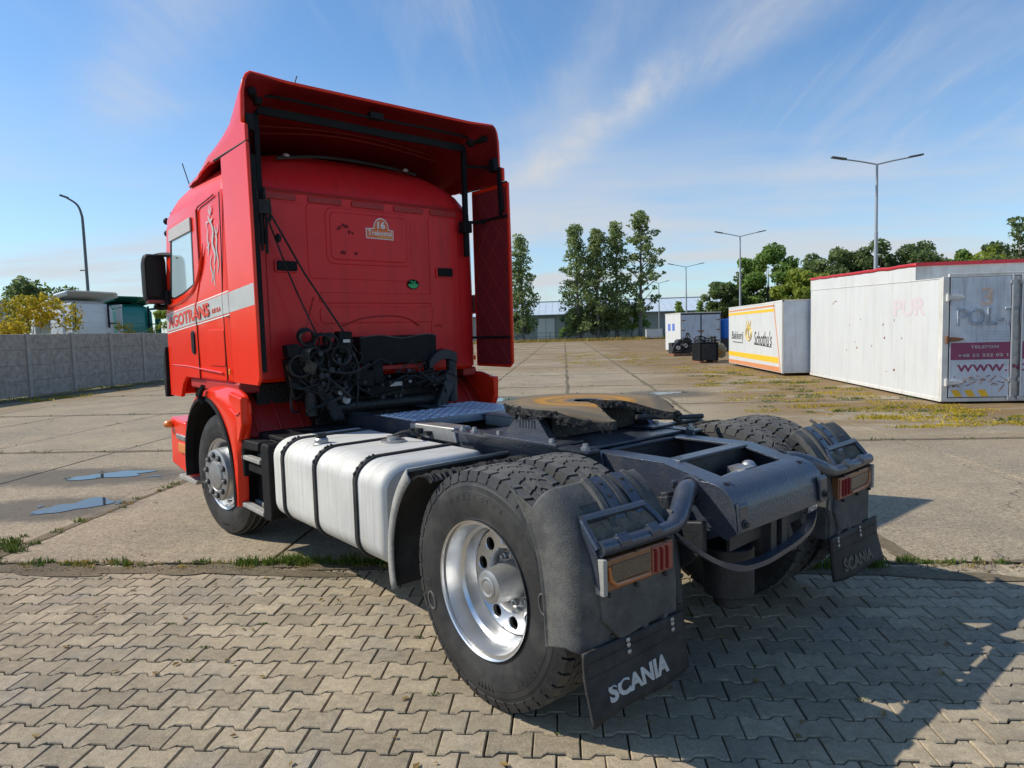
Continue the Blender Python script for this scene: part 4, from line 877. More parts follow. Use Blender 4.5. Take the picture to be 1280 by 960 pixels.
for s in (-1, 1):
    
    b.prism([(.26, .992), (.34, 1.005), (.45, 1.13), (.60, 1.13), (.74, 1.005), (.84, .992)], 'X', s * .40, s * .455)
    for k in range(6): b.box(min(s * .455, s * .459), max(s * .455, s * .459), .46 + k * .025, .472 + k * .025, 1.06, 1.11)
    b.box(min(s * .30, s * .51), max(s * .30, s * .51), .24, .86, .990, 1.003)
b.box(-.36, .36, .42, .62, .995, 1.135, 1)
b.build('fifth_wheel_pedestal', ['chassis_paint', 'grease_shade_black'], fwh, bevel=.006)
b = MB(); b.tube(smooth_path([(.10, .20, 1.09), (.35, .10, 1.07), (.55, .06, 1.06)]), .016, 6); b.build('release_handle', 'chassis_dark', fwh)

# walkway plate -----------------------------------------------
b = MB(); b.box(-.37, .37, 1.86, 2.42, 1.022, 1.030); b.prism([(1.86, 1.022), (1.86, .97), (1.868, .97), (1.868, 1.022)], 'X', -.37, .37); wk = b.build('walkway_plate', 'chequer', T)
b2 = MB(); b2.box(.385, .92, 2.12, 2.86, .990, .998); b2.prism([(2.12, .99), (2.12, .92), (2.13, .92), (2.13, .99)], 'X', .385, .92); wk2 = b2.build('walkway_plate', 'chequer', T)
def bumps(x0, x1, y0, y1, z, par):
    b = MB(); p_ = .042
    for i in range(int((x1 - x0) / p_)):
        for j in range(int((y1 - y0) / p_)):
            b.obox((x0 + .02 + i * p_, y0 + .02 + j * p_, z + .002), (.018, .0055, .004), Matrix.Rotation(R(45 if (i + j) % 2 else -45), 3, 'Z'))
    q = b.build('tread_bumps', 'chequer', par); q['kind'] = 'stuff'
bumps(-.365, .365, 1.865, 2.41, 1.030, wk); bumps(.39, .915, 2.125, 2.85, .998, wk2)
b = MB(); b.prism([(1.27, .93), (1.84, .93), (1.84, 1.026), (1.30, 1.034)], 'X', -.415, -.27); b.prism([(1.27, .93), (1.84, .93), (1.84, 1.026), (1.30, 1.034)], 'X', .415, .27); b.build('rail_cover', 'pale_plastic' if False else 'steel_dull', T, bevel=.012)
b = MB(); b.box(-.26, .26, 1.15, 1.55, .80, .955); b.build('battery_cover', 'chassis_dark', T, bevel=.02)
b = MB(); b.cyl((-.42, 1.70, 0), 'Z', .035, .96, 1.0, 10); b.cyl((-.43, 1.58, 0), 'Z', .025, .96, .99, 10); b.cyl((-.43, 1.78, 0), 'Z', .03, .96, .99, 10); b.build('grommet', 'grease_shade_black', T)

# fuel tanks --------------------------------------------------
def tank(s, y0, y1):
    X0, X1, Z0, Z1 = .50, 1.205, .385, .955
    poly = []
    for cx, cz, r, a in ((X1 - .16, Z1 - .13, (.16, .13), 0), (X0 + .06, Z1 - .06 + .01, (.06, .05), 90), (X0 + .06, Z0 + .06, (.06, .06), 180), (X1 - .13, Z0 + .13, (.13, .13), 270)):
        for i in range(9): t = R(a + 90 * i / 8); poly.append((s * (cx + r[0] * math.cos(t)), cz + r[1] * math.sin(t)))
    def ring(y, ins):
        cx = s * (X0 + X1) / 2; cz = (Z0 + Z1) / 2
        return [(cx + (x - cx) * (1 - ins / .35), y, cz + (z - cz) * (1 - ins / .285)) for x, z in poly]
    b = MB(); b.loft([ring(y1 - .0, .03), ring(y1 - .012, .010), ring(y1 - .035, 0), ring(y0 + .035, 0), ring(y0 + .012, .010), ring(y0, .03)], caps=False)
    t = b.build('fuel_tank', 'tank_alloy', T, smooth=40)
    for y, sg in ((y0, -1), (y1, 1)):
        b = MB(); b.loft([ring(y, .03), ring(y + sg * .004, .04), ring(y + sg * .004, .10), ring(y + sg * .012, .12), ring(y + sg * .012, .16), ring(y + sg * .005, .18), ring(y + sg * .005, .24)]); b.build('tank_end', 'tank_end', t, smooth=30)
    def strap(y):
        cx = s * (X0 + X1) / 2; cz = (Z0 + Z1) / 2
        def rg(y, e): return [(cx + (x - cx) * (1 + e / .35), y, cz + (z - cz) * (1 + e / .285)) for x, z in poly]
        b = MB(); b.loft([rg(y - .020, .0), rg(y - .020, .009), rg(y - .016, .012), rg(y + .016, .012), rg(y + .020, .009), rg(y + .020, .0)], caps=False); st = b.build('tank_strap', 'black_rubber', t, smooth=30)
        b = MB(); pts = [(x, y, z) for x, z in poly if z > Z1 - .14 and s * x > .8]
        for k in range(5):
            a = R(20 + 14 * k); xx = s * (X1 - .16 + .175 * math.cos(a)); zz = Z1 - .13 + .145 * math.sin(a); b.sphere((xx, y, zz), .011, 4, 0, (1, 1.1, 1))
        b.tube([(s * (X1 - .16 + .18 * math.cos(R(20))), y, Z1 - .13 + .15 * math.sin(R(20))), (s * (X1 - .16 + .18 * math.cos(R(70))), y, Z1 - .13 + .15 * math.sin(R(70)))], .009, 6)
        b.build('strap_bolt', 'grease_shade_black', t)
    L_ = y1 - y0
    for f in (.13, .46, .81): strap(y1 - L_ * f)
    b = MB(); b.lathe([(0, .055), (.02, .058), (.03, .045), (.05, .044), (.06, .035), (.06, .001)], (s * 1.06, y1 - L_ * .33, Z1 - .025), 'Z', 16); b.box(s * 1.06 - .03, s * 1.06 + .03, y1 - L_ * .33 - .015, y1 - L_ * .33 + .015, Z1 + .03, Z1 + .065, 1); b.build('filler_cap', ['steel_dull', 'grease_shade_black'], t)
    b = MB(); b.lathe([(0, .08), (.015, .08), (.018, .04), (.04, .04), (.04, .001)], (s * .72, y1 - L_ * .55, Z1), 'Z', 16); b.tube(smooth_path([(s * .72, y1 - L_ * .55, Z1 + .04), (s * .66, y1 - L_ * .60, Z1 + .07), (s * .58, y1 - L_ * .62, Z1 + .03), (s * .48, y1 - L_ * .5, Z1 - .02)]), .01, 6, mi=1); b.build('tank_sender', ['steel_dull', 'black_rubber'], t)
tank(-1, .86, 2.40); tank(1, 1.2, 2.40)

# rear mudguards, lamps, flaps -------------------------------
def rear_guard(s):
    # front quarter
    b = MB(); rows = []
    for i in range(15):
        a = R(-16 + 60 * i / 14); r_ = .70 + .03 * max(0, -math.sin(a)); y, z = r_ * math.cos(a) * 1.06, .53 + r_ * math.sin(a) * .93
        rows.append([(s * 1.25, y - .055 * math.cos(a), z - .055 * math.sin(a)), (s * 1.25, y - .01, z - .008), (s * 1.235, y + .012, z + .010), (s * .58, y + .012, z + .010)])
    b.loft(rows, False, False, ring_closed=False); g = b.build('mudguard', 'pale_plastic', T, smooth=40, solid=.010)
    b = MB(); b.loft([[(p[2][0] - s * .01, p[2][1] - .012, p[2][2] - .010), (p[3][0], p[3][1] - .012, p[3][2] - .01)] for p in rows], False, False, ring_closed=False); b.build('mudguard_lining', 'black_rubber', g, solid=.004)
    # spray lining torn along the top of the front quarter
    b = MB(); r_ = random.Random(3); rows = []
    for k in range(70):
        x = s * (.58 + .66 * k / 69); rows.append([(x, .505 + r_.uniform(-.012, .012), .945 + r_.uniform(-.006, .006)), (x, .45 + r_.uniform(-.02, .02), .972 + r_.uniform(-.010, .008)), (x, .38 + r_.uniform(-.02, .02), .985 + r_.uniform(-.010, .008)), (x, .33, .955 + r_.uniform(-.01, .008))])
    b.loft(rows, False, False, ring_closed=False); b.build('spray_fringe', 'black_plastic', g, solid=.010, smooth=0)
    # rear quarter: the outer corner is rolled round to the side
    prof = [(-.435, 1.045), (-.49, 1.01), (-.55, .945), (-.60, .86), (-.632, .76), (-.645, .62), (-.645, .50), (-.64, .46)]
    P = [(p[1], p[2]) for p in smooth_path([(0, *p) for p in prof], 4)]
    b = MB(); rows = []
    for i, (y, z) in enumerate(P):
        d = (Vector(P[min(i + 1, len(P) - 1)]) - Vector(P[max(i - 1, 0)])).normalized(); nrm = Vector((d.y, -d.x)) * -1    # outward normal (back/up)
        if nrm.x > 0: nrm = -nrm
        row = []
        for k in range(7):
            a = R(90 * k / 6); x = 1.175 + .08 * math.cos(a); ins = .08 * (1 - math.sin(a)); row.append((s * x, y - nrm.x * ins, z - nrm.y * ins))
        side_end = (s * 1.256, y - nrm.x * .10 + .12 * (1 - .35 * i / (len(P) - 1)), z - .01)
        f = 1 if True else 0
        row = [side_end] + row
        for x, e in ((1.035, 0), (1.03, .016), (1.005, .016), (1.0, .004), (.93, .004), (.925, .016), (.90, .016), (.895, 0), (.80, 0), (.795, .014), (.775, .014), (.77, 0), (.70, 0), (.69, -.03)):
            row.append((s * x, y + nrm.x * e, z + nrm.y * e))
        rows.append(row)
    b.loft(rows, False, False, ring_closed=False); g = b.build('mudguard', 'grey_plastic', T, smooth=38, solid=.008)
    # straps with slots over the guard
    for x in (.965, .835):
        b = MB(); b.loft([[(s * (x + .03), p[0] - .012, p[1] + .012), (s * (x - .03), p[0] - .012, p[1] + .012), (s * (x - .03), p[0], p[1] + .002), (s * (x + .03), p[0], p[1] + .002)] for p in [P[0]] + P[2:11]]); b.build('guard_strap', 'chassis_paint', g)
        b = MB()
        for k in (3, 6): b.obox((s * x, P[k][0] - .009, P[k][1] + .009), (.008, .005, .009), Matrix.Rotation(R(25), 3, 'X'))
        b.build('strap_slot', 'grease_shade_black', g)
    b = MB(); b.tube([(r[0][0], r[0][1], r[0][2]) for r in rows], .009, 6); b.build('guard_bead', 'grey_plastic', g)
    b = MB()
    for x, k in ((1.10, 16), (1.10, 24), (.88, 26), (.66, 20), (.66, 12), (1.16, 8)): b.sphere((s * x, P[k][0] - .006, P[k][1]), .011, 4, 0, (1, .6, 1))
    b.build('guard_bolt', 'grease_shade_black', g)
    b = MB()
    for k in (6, 17): b.tube([(s * 1.14, P[k][0] - .004, P[k][1]), (s * 1.0, P[k][0] - .006, P[k][1])], .004, 5)
    b.build('guard_crease', 'grey_plastic', g)
    # flat housing below the lamp
    b = MB(); b.prism([(s * 1.17, .70), (s * .74, .69), (s * .72, .62), (s * .78, .50), (s * 1.06, .475), (s * 1.16, .58)], 'Y', -.665, -.63); b.build('lamp_housing', 'grey_plastic', g, bevel=.012)
    b = MB(); b.box(min(s * .70, s * .685), max(s * .70, s * .685), -.635, -.38, .46, .90); b.build('guard_side', 'grey_plastic', g, bevel=.02)
    # lamp holder tray, tubular
    b = MB(); P = smooth_path([(s * .405, -.52, .925), (s * .48, -.548, .930), (s * .56, -.588, .905), (s * .64, -.622, .868), (s * .71, -.645, .845), (s * .80, -.655, .842), (s * 1.0, -.656, .846), (s * 1.168, -.656, .852)])
    b.tube(P, [.045] * 19 + list(np.linspace(.045, .030, 8)) + [.030] * (len(P) - 27), 14)
    b.lathe([(0, .064), (s * .010, .064), (s * .012, .050)], (s * .395, -.52, .925), 'X', 16)
    hold = b.build('lamp_holder', 'chassis_paint', T, smooth=40)
    b = MB(); b.tube([(s * 1.172, -.656, .852), (s * 1.172, -.610, .905), (s * 1.168, -.572, .945)], .014, 8); b.tube([(s * 1.168, -.572, .945), (s * .81, -.572, .940)], .017, 8); b.tube([(s * .81, -.572, .940), (s * .78, -.61, .895), (s * .765, -.65, .85)], .014, 8); b.build('tray_rail', 'chassis_paint', hold, smooth=40)
    b = MB(); b.prism([(-.575, .935), (-.655, .835), (-.668, .70), (-.63, .73), (-.595, .85)], 'X', s * 1.182, s * 1.168); b.build('tray_cheek', 'chassis_paint', hold, bevel=.004)
    b = MB(); b.prism([(-.575, .915), (-.58, .925), (-.655, .83), (-.655, .818)], 'X', s * .77, s * 1.165); b.build('tray_floor', 'tray_dust', hold)
    for x in (.865, 1.05): b = MB(); b.prism([(-.63, .858), (-.66, .892), (-.69, .868), (-.69, .845)], 'X', s * (x - .03), s * (x + .03)); b.build('tray_lug', 'chassis_paint', hold, bevel=.004)
    b = MB()
    for k in range(26): x = .78 + .36 * rnd.random(); f_ = rnd.random(); b.sphere((s * x, -.56 - .08 * f_, .915 - .08 * f_), rnd.uniform(.007, .016), 3, 0, (1.6, 1, .5))
    b.build('tray_clutter', 'pale_plastic', hold)
    # tail lamp: frame, amber U, fluted lens, red field with three bars
    xa, xb, za, zb_ = 1.172, .745, .682, .806
    sl = .008
    def pz(x, t): return za + (zb_ - za) * t + sl * (x - .95) / .2 * .5
    def plate(x0, x1, t0, t1, y0, y1, mi, q):
        q.prism([(s * x0, pz(x0, t0)), (s * x1, pz(x1, t0)), (s * x1, pz(x1, t1)), (s * x0, pz(x0, t1))], 'Y', y0, y1, mi)
    q = MB(); plate(xa, xb, 0, 1, -.672, -.632, 0, q); lamp = q.build('tail_lamp', 'amber_dull', T, bevel=.006)
    q = MB(); plate(xa + .006, xa - .016, -.04, 1.06, -.686, -.635, 0, q); q.build('lamp_edge', 'pale_plastic', lamp, bevel=.003)
    q = MB(); plate(1.12, .895, .26, .80, -.6765, -.671, 0, q); q.build('lamp_lens', 'lamp_lens', lamp, bevel=.002)
    q = MB(); q.tube([(s * 1.135, -.674, pz(1.135, .78)), (s * 1.13, -.676, pz(1.13, .38)), (s * 1.10, -.676, pz(1.1, .17)), (s * .90, -.676, pz(.9, .14))], .009, 6); q.build('lamp_flute', 'amber_deep', lamp)
    q = MB(); plate(.885, .752, .06, .95, -.6755, -.671, 0, q); q.build('lamp_red_field', 'lamp_red', lamp, bevel=.002)
    q = MB()
    for x in (.862, .825, .79): q.tube([(s * (x + .008), -.676, pz(x, .85)), (s * x, -.678, pz(x, .80)), (s * x, -.678, pz(x, .12))], .0055, 6)
    q.build('lamp_bar', 'foam_red', lamp)
    q = MB()
    for x in (1.14, .98, .80): q.sphere((s * x, -.675, pz(x, -.02) - .006), .010, 4); q.sphere((s * x, -.675, pz(x, 1.0) + .004), .007, 4)
    q.build('lamp_screw', 'grease_shade_black', lamp)
    # mud flap, curled back at its foot
    def flap(u, v):
        x = 1.268 - .60 * u; z = .49 - .012 * u - .250 * v
        y = -.66 - .022 * v ** 1.6 - .040 * max(0, v - .35) * (1 - u) ** 2 - .02 * math.sin(3 * u) * v
        z += .035 * v * max(0, u - .15) + (.02 * v * math.sin(5 * u + .6) if v > .6 else 0) - .022 * v * (1 - u) ** 3
        return (s * x, y, z)
    b = MB(); b.grid(flap, list(np.linspace(0, 1, 22)), list(np.linspace(0, 1, 14))); fl = b.build('mud_flap', 'black_rubber', T, smooth=40, solid=.012)
    b = MB()
    for u in (.40, .86):
        for v in (.06, .14, .24): x, y, z = flap(u, v); b.sphere((x, y - .008, z), .011, 4, 0, (1, .6, 1))
    b.build('flap_bolt', 'steel_dull', fl)
    b = MB()
    for v in (.16, .36): b.tube([Vector(flap(u, v)) + Vector((0, -.0065, 0)) for u in np.linspace(.03, .97, 14)], .003, 5)
    b.build('flap_rib', 'black_rubber', fl)
    me = TXT['flap' if s < 0 else 'flap2']; n = len(me.vertices); co = np.empty(n * 3); me.vertices.foreach_get('co', co); co = co.reshape(-1, 3); lo, hi = co.min(0), co.max(0)
    out = []
    for p in co:
        tx = (p[0] - lo[0]) / (hi[0] - lo[0]); ty = (p[1] - lo[1]) / (hi[1] - lo[1]); u = .16 + .60 * tx
        if s > 0: u = .24 + .58 * (1 - tx)
        v = .84 - .27 * ty - .04 * tx * (1 if s < 0 else -1); q = flap(u, v); out.append((q[0], q[1] - .0075 - (p[2] - lo[2]), q[2]))
    me.vertices.foreach_set('co', np.array(out).ravel()); me.materials.clear(); me.materials.append(MAT['letter_white' if s < 0 else 'letter_faint']); me.update()
    o = bpy.data.objects.new('flap_lettering', me); C.objects.link(o); o.parent = fl
rear_guard(-1); rear_guard(1)

# behind the cab ----------------------------------------------
b = MB(); b.prism(rrect(-.235, .535, 1.40, 1.645, .02, 3), 'Y', 2.86, 3.02); hc = b.build('heater_cover', 'grey_plastic', T, bevel=.015)
hc.data.materials[0] = MAT['black_plastic']
b = MB(); b.tube(smooth_path([(-.23, 2.86, 1.635), (-.05, 2.853, 1.648), (.12, 2.853, 1.625), (.2, 2.853, 1.622), (.4, 2.853, 1.648), (.53, 2.86, 1.638)]), .006, 5); b.build('cover_edge', 'grey_plastic', hc)
b = MB(); b.box(-.02, .42, 2.90, 2.98, 1.345, 1.39); b.build('cab_crossbeam', 'red_dull', T, bevel=.01)
def coil(b, c, r, turns, pitch, wire, ax=(0, 1, 0), mi=0):
    ax = Vector(ax).normalized(); x, y = frame_of(ax); n = int(turns * 14)
    b.tube([Vector(c) + x * r * math.cos(2 * math.pi * i / 14) + y * r * math.sin(2 * math.pi * i / 14) + ax * pitch * i / 14 for i in range(n + 1)], wire, 5, mi=mi)
b = MB(); coil(b, (-.82, 2.72, 1.43), .085, 8, .022, .010, (.25, 1, 0)); coil(b, (-.64, 2.70, 1.60), .065, 6, .024, .009, (.35, 1, .1)); coil(b, (-.74, 2.74, 1.64), .06, 6, .022, .009, (.2, 1, .2)); coil(b, (-.55, 2.72, 1.60), .05, 6, .020, .008, (.2, 1, .3)); coil(b, (-.47, 2.73, 1.50), .075, 8, .020, .010, (.1, 1, -.1)); coil(b, (-.70, 2.70, 1.50), .07, 6, .020, .009, (-.3, 1, .1)); b.build('coiled_airline', 'black_rubber', T)
b = MB(); coil(b, (-.66, 2.72, 1.44), .10, 6, .022, .013, (-.2, 1, .1)); coil(b, (-.55, 2.74, 1.36), .08, 5, .022, .012, (.5, 1, .1)); b.build('coiled_cable', 'black_plastic', T)
b = MB()
for k in range(44):
    p0 = Vector((rnd.uniform(-.9, -.3), rnd.uniform(2.74, 2.9), rnd.uniform(1.2, 1.65))); p2 = Vector((rnd.uniform(-.8, -.2), rnd.uniform(2.72, 2.95), rnd.uniform(1.0, 1.45))); pm = (p0 + p2) / 2 + Vector((rnd.uniform(-.12, .12), -.06, rnd.uniform(-.15, .12)))
    b.tube(smooth_path([p0, pm, p2], 5), rnd.uniform(.006, .013), 5)
for k in range(26):
    p0 = Vector((rnd.uniform(-.35, .5), rnd.uniform(2.74, 2.9), rnd.uniform(1.15, 1.36))); p2 = p0 + Vector((rnd.uniform(.1, .35), rnd.uniform(-.05, .1), rnd.uniform(-.2, .05))); pm = (p0 + p2) / 2 + Vector((0, -.05, rnd.uniform(-.02, .10)))
    b.tube(smooth_path([p0, pm, p2], 5), rnd.uniform(.005, .010), 5)
b.build('hose_bundle', 'black_rubber', T)
b = MB()
for c_, h in (((-.86, 2.80, 1.55), (.05, .05, .05)), ((-.42, 2.80, 1.60), (.06, .05, .09)), ((-.60, 2.84, 1.45), (.16, .06, .12)), ((-.45, 2.86, 1.36), (.10, .06, .16)), ((-.78, 2.86, 1.38), (.10, .06, .12)), ((-.25, 2.86, 1.30), (.10, .07, .07)), ((-.10, 2.86, 1.34), (.05, .05, .10)), ((.12, 2.90, 1.22), (.34, .07, .05)), ((.40, 2.9, 1.25), (.10, .08, .06)), ((-.5, 2.95, 1.12), (.12, .1, .14))):
    b.obox(c_, h, Matrix.Rotation(R(rnd.uniform(-8, 8)), 3, 'Y'))
b.build('valve_rack', 'black_plastic', T, bevel=.012)
b = MB()
for k in range(40): b.cyl((rnd.uniform(-.85, -.35), rnd.uniform(2.70, 2.82), rnd.uniform(1.2, 1.6)), 'Y', rnd.uniform(.010, .026), 0, .05, 8)
for k in range(16): b.cyl((rnd.uniform(-.3, .5), rnd.uniform(2.74, 2.82), rnd.uniform(1.12, 1.34)), 'Y', rnd.uniform(.008, .02), 0, .05, 8)
b.build('pipe_fitting', 'chassis_dark', T)
b = MB(); b.box(-.45, -.39, 2.735, 2.75, 1.60, 1.625); b.box(.0, .12, 2.80, 2.83, 1.21, 1.245); b.sphere((.2, 2.80, 1.24), .02, 5); b.cyl((-.45, 2.72, 1.14), 'Y', .035, 0, .05, 12); b.cyl((-.5, 2.72, 1.2), 'Y', .02, 0, .05, 12); b.build('type_plate', 'steel_dull', T)
b = MB()      # round mesh filter in the coil cluster
for i in range(7):
    a = -.045 + .015 * i; w_ = math.sqrt(max(.05 ** 2 - a * a, 1e-4)); b.tube([(-.76 + a - w_ * .5, 2.68, 1.42 - w_ * .8), (-.76 + a + w_ * .5, 2.68, 1.42 + w_ * .8)], .003, 4); b.tube([(-.76 - w_ * .8, 2.678, 1.42 + a + w_ * .5), (-.76 + w_ * .8, 2.678, 1.42 + a - w_ * .5)], .003, 4)
b.build('filter_mesh', 'tray_dust', T)
for s in (-1, 1):       # cab suspension hoops
    b = MB(); xo = s * .62
    P = smooth_path([(xo - s * .20, 2.86, 1.36), (xo - s * .12, 2.85, 1.44), (xo, 2.85, 1.46), (xo + s * .10, 2.85, 1.42)])
    b.loft([[(p.x, p.y - .05, p.z - .045), (p.x, p.y - .05, p.z + .045), (p.x, p.y + .06, p.z + .045), (p.x, p.y + .06, p.z - .045)] for p in P])
    P = smooth_path([(xo + s * .02, 2.83, 1.27), (xo - s * .04, 2.80, 1.15), (xo - s * .10, 2.80, 1.03), (xo - s * .13, 2.80, .97)])
    b.loft([[(p.x - .055, p.y - .03, p.z), (p.x + .055, p.y - .03, p.z), (p.x + .055, p.y + .05, p.z), (p.x - .055, p.y + .05, p.z)] for p in P])
    b.cyl((xo, 2.78, 1.26), 'Y', .055, 0, .12, 14); b.cyl((xo - s * .2, 2.78, 1.22), 'Y', .035, 0, .12, 12); b.tube([(xo, 2.82, 1.26), (xo - s * .2, 2.82, 1.22)], .028, 8); b.cyl((xo + s * .07, 2.86, 0), 'Z', .05, 1.02, 1.42, 12)
    b.build('cab_suspension', 'chassis_dark', T, bevel=.008, smooth=40)
b = MB(); b.box(-.62, .62, 2.95, 3.6, .82, 1.26); b.cyl((.12, 2.70, .90), 'X', .10, -.4, .35, 16); b.box(-.36, .36, 2.6, 3.0, .72, .92); b.tube([(-.5, 2.9, 1.06), (.5, 2.9, 1.06)], .06, 8); b.build('gearbox', 'grease_shade_black', T, bevel=.02)
b = MB(); b.box(-1.0, 1.0, 3.2, 4.9, .55, 1.28); b.build('engine_bay', 'grease_shade_black', T)
b = MB(); b.box(.42, 1.18, 2.46, 3.1, .40, .92); b.build('exhaust_box', 'chassis_dark', T, bevel=.03)
b = MB()      # two stays running from the fairing post down to the hose rack
b.tube(smooth_path([(-.965, 2.90, 2.62), (-.80, 2.86, 2.1), (-.62, 2.80, 1.62)], 8), .0075, 5); b.tube([(-.965, 2.88, 2.66), (-.70, 2.84, 2.15), (-.30, 2.80, 1.52)], .009, 5); b.sphere((-.88, 2.88, 2.42), .03, 5, 0, (.8, 1, 1.2)); b.build('hanging_cable', 'black_rubber', T)
b = MB()
for x, z0, z1 in ((-.965, 2.3, 2.8), (-1.0, 2.32, 2.7), (-.93, 2.55, 2.72)): b.tube([(x, 2.9, z1), (x + .01, 2.91, (z0 + z1) / 2), (x, 2.9, z0)], .012, 5)
b.box(-1.02, -.94, 2.87, 2.93, 2.60, 2.70); b.build('post_cable', 'black_rubber', T)
b = MB(); b.box(-1.15, -1.09, 2.70, 2.98, 1.40, 2.98); b.build('deflector_frame', 'black_plastic', T)
b = MB()
for z in (1.60, 2.66): b.tube([(-1.17, 2.9, z), (-1.0, 3.06, z)], .014, 6)
b.build('deflector_stay', 'black_plastic', T)

# ------------------------------------------------------------------ the yard
def flat(name, x0, x1, y0, y1, z, m, parent=None, kind='structure', nx=1, ny=1):
    b = MB(); b.grid(lambda u, v: (u, v, z), list(np.linspace(x0, x1, nx + 1)), list(np.linspace(y0, y1, ny + 1))); o = b.build(name, m, parent, smooth=0)
    if kind: o['kind'] = kind
    return o
flat('ground', -1500, 1500, -600, 2500, -.16, 'earth')
flat('far_yard', -17.5, 17.0, 45.63, 88, -.004, 'far_concrete')
yard = flat('concrete_yard', -17.5, 17.0, 1.05, 45.6, -.035, 'joint_soil')
SX, SYL = 2.28, 4.95
k = 0
for i in range(-6, 10):
    for j in range(9):
        x0 = -4.97 + SX * i; y0 = 1.0 + SYL * j
        if x0 < -17.5 or x0 > 16.5: continue
        g_ = .012; b = MB(); n = 7; pts = []
        def edge(p, q):
            for t in range(n):
                f = t / n; jx = rnd.uniform(-.006, .006); pts.append((p[0] + (q[0] - p[0]) * f + (jx if p[1] != q[1] else 0), p[1] + (q[1] - p[1]) * f + (jx if p[1] == q[1] else 0)))
        a, c_, d, e = (x0 + g_, y0 + .035), (x0 + SX - g_, y0 + .035), (x0 + SX - g_, y0 + SYL - .035), (x0 + g_, y0 + SYL - .035)
        edge(a, c_); edge(c_, d); edge(d, e); edge(e, a)
        cx, cy = x0 + SX / 2, y0 + SYL / 2; m_ = len(pts); tx, ty = rnd.uniform(-.0012, .0012), rnd.uniform(-.0008, .0008)
        zz = lambda x, y: tx * (x - cx) + ty * (y - cy)
        v = [(x, y, -.03) for x, y in pts] + [(x, y, zz(x, y) - .005) for x, y in pts] + [(x + (cx - x) * .006, y + (cy - y) * .003, zz(x, y)) for x, y in pts]
        f = [(t, (t + 1) % m_, m_ + (t + 1) % m_, m_ + t) for t in range(m_)] + [(m_ + t, m_ + (t + 1) % m_, 2 * m_ + (t + 1) % m_, 2 * m_ + t) for t in range(m_)] + [tuple(range(2 * m_, 3 * m_))]
        b.add(v, f); b.build('concrete_slab', 'slab_concrete', yard, smooth=0, clean=False)

# pavers: double-T blocks, running bond, rows along the edge of the slabs
bed = flat('paver_ground', -14, 9, -9, 1.0, -.012, 'paver_joint')
PX, PY, GP = .190, .1448, .0045
def paver_outline():
    hx = PX / 2 - .0030; h0, h1 = PY / 2 + .0125 - .0055, PY / 2 - .0125 - .0055; q0, q1 = PX * .19, PX * .31
    up_ = [(hx, h0), (q1, h0), (q0, h1), (-q0, h1), (-q1, h0), (-hx, h0)]
    return up_ + [(-x, -y) for x, y in up_]
OUT = paver_outline(); NP = len(OUT)
def paver_geo(jx=0, jy=0):
    v = [(x, y, -.03) for x, y in OUT] + [(x, y, -.005) for x, y in OUT] + [(x * .955, y * .94, 0) for x, y in OUT]
    f = [(t, (t + 1) % NP, NP + (t + 1) % NP, NP + t) for t in range(NP)] + [(NP + t, NP + (t + 1) % NP, 2 * NP + (t + 1) % NP, 2 * NP + t) for t in range(NP)] + [tuple(range(2 * NP, 3 * NP))]
    return v, f
pv, pf = paver_geo()
pme = bpy.data.meshes.new('paver'); pme.from_pydata(pv, [], pf); pme.materials.append(MAT['paver_concrete'])
camM = cam.matrix_world.inverted(); foc = 847.94
def px_of(p):
    q = camM @ Vector(p)
    if q.z > -.05: return None
    return 640 + foc * q.x / -q.z, 480 - foc * q.y / -q.z, -q.z
spots = []
for r_ in range(58):
    yc = .90 - PY * r_
    for c in range(-74, 47):
        xc = c * PX + (PX / 2 if r_ % 2 else 0) + .03
        p = px_of((xc, yc, 0)); sc_ = 0
        if p and -25 < p[0] < 1305 and p[1] < 985:
            sc_ = 1 / p[2] ** 3
            # behind the near wheel, the mudguard or the tank: nothing of the paver shows
            if 530 < p[0] < 850 and p[1] < 640 + (p[0] - 530) * .6 and p[1] < 860: sc_ = 0
            if 850 <= p[0] < 1010 and p[1] < 735: sc_ = 0
            if 480 < p[0] <= 530 and p[1] < 720: sc_ = 0
        spots.append((sc_, xc, yc))
spots.sort(key=lambda s: -s[0])
fv, ff = [], []
for i, (s_, x, y) in enumerate(spots):
    dz = rnd.gauss(0, .0011); tx, ty = rnd.gauss(0, .008), rnd.gauss(0, .008); rz = rnd.gauss(0, .006); jx, jy = rnd.gauss(0, .0008), rnd.gauss(0, .0010)
    if i < 300 and s_ > 0:
        o = bpy.data.objects.new('paver', pme); C.objects.link(o); o.parent = bed; o.location = (x + jx, y + jy, dz); o.rotation_euler = (tx, ty, rz)
    else:
        o_ = len(fv); cr, sr = math.cos(rz), math.sin(rz)
        fv += [(x + jx + a * cr - b_ * sr, y + jy + a * sr + b_ * cr, z + dz + a * -ty + b_ * tx) for a, b_, z in pv]; ff += [tuple(q + o_ for q in f) for f in pf]
me = bpy.data.meshes.new('paver_field'); me.from_pydata(fv, [], ff); me.materials.append(MAT['paver_concrete']); o = bpy.data.objects.new('paver_field', me); C.objects.link(o); o.parent = bed; o['kind'] = 'stuff'

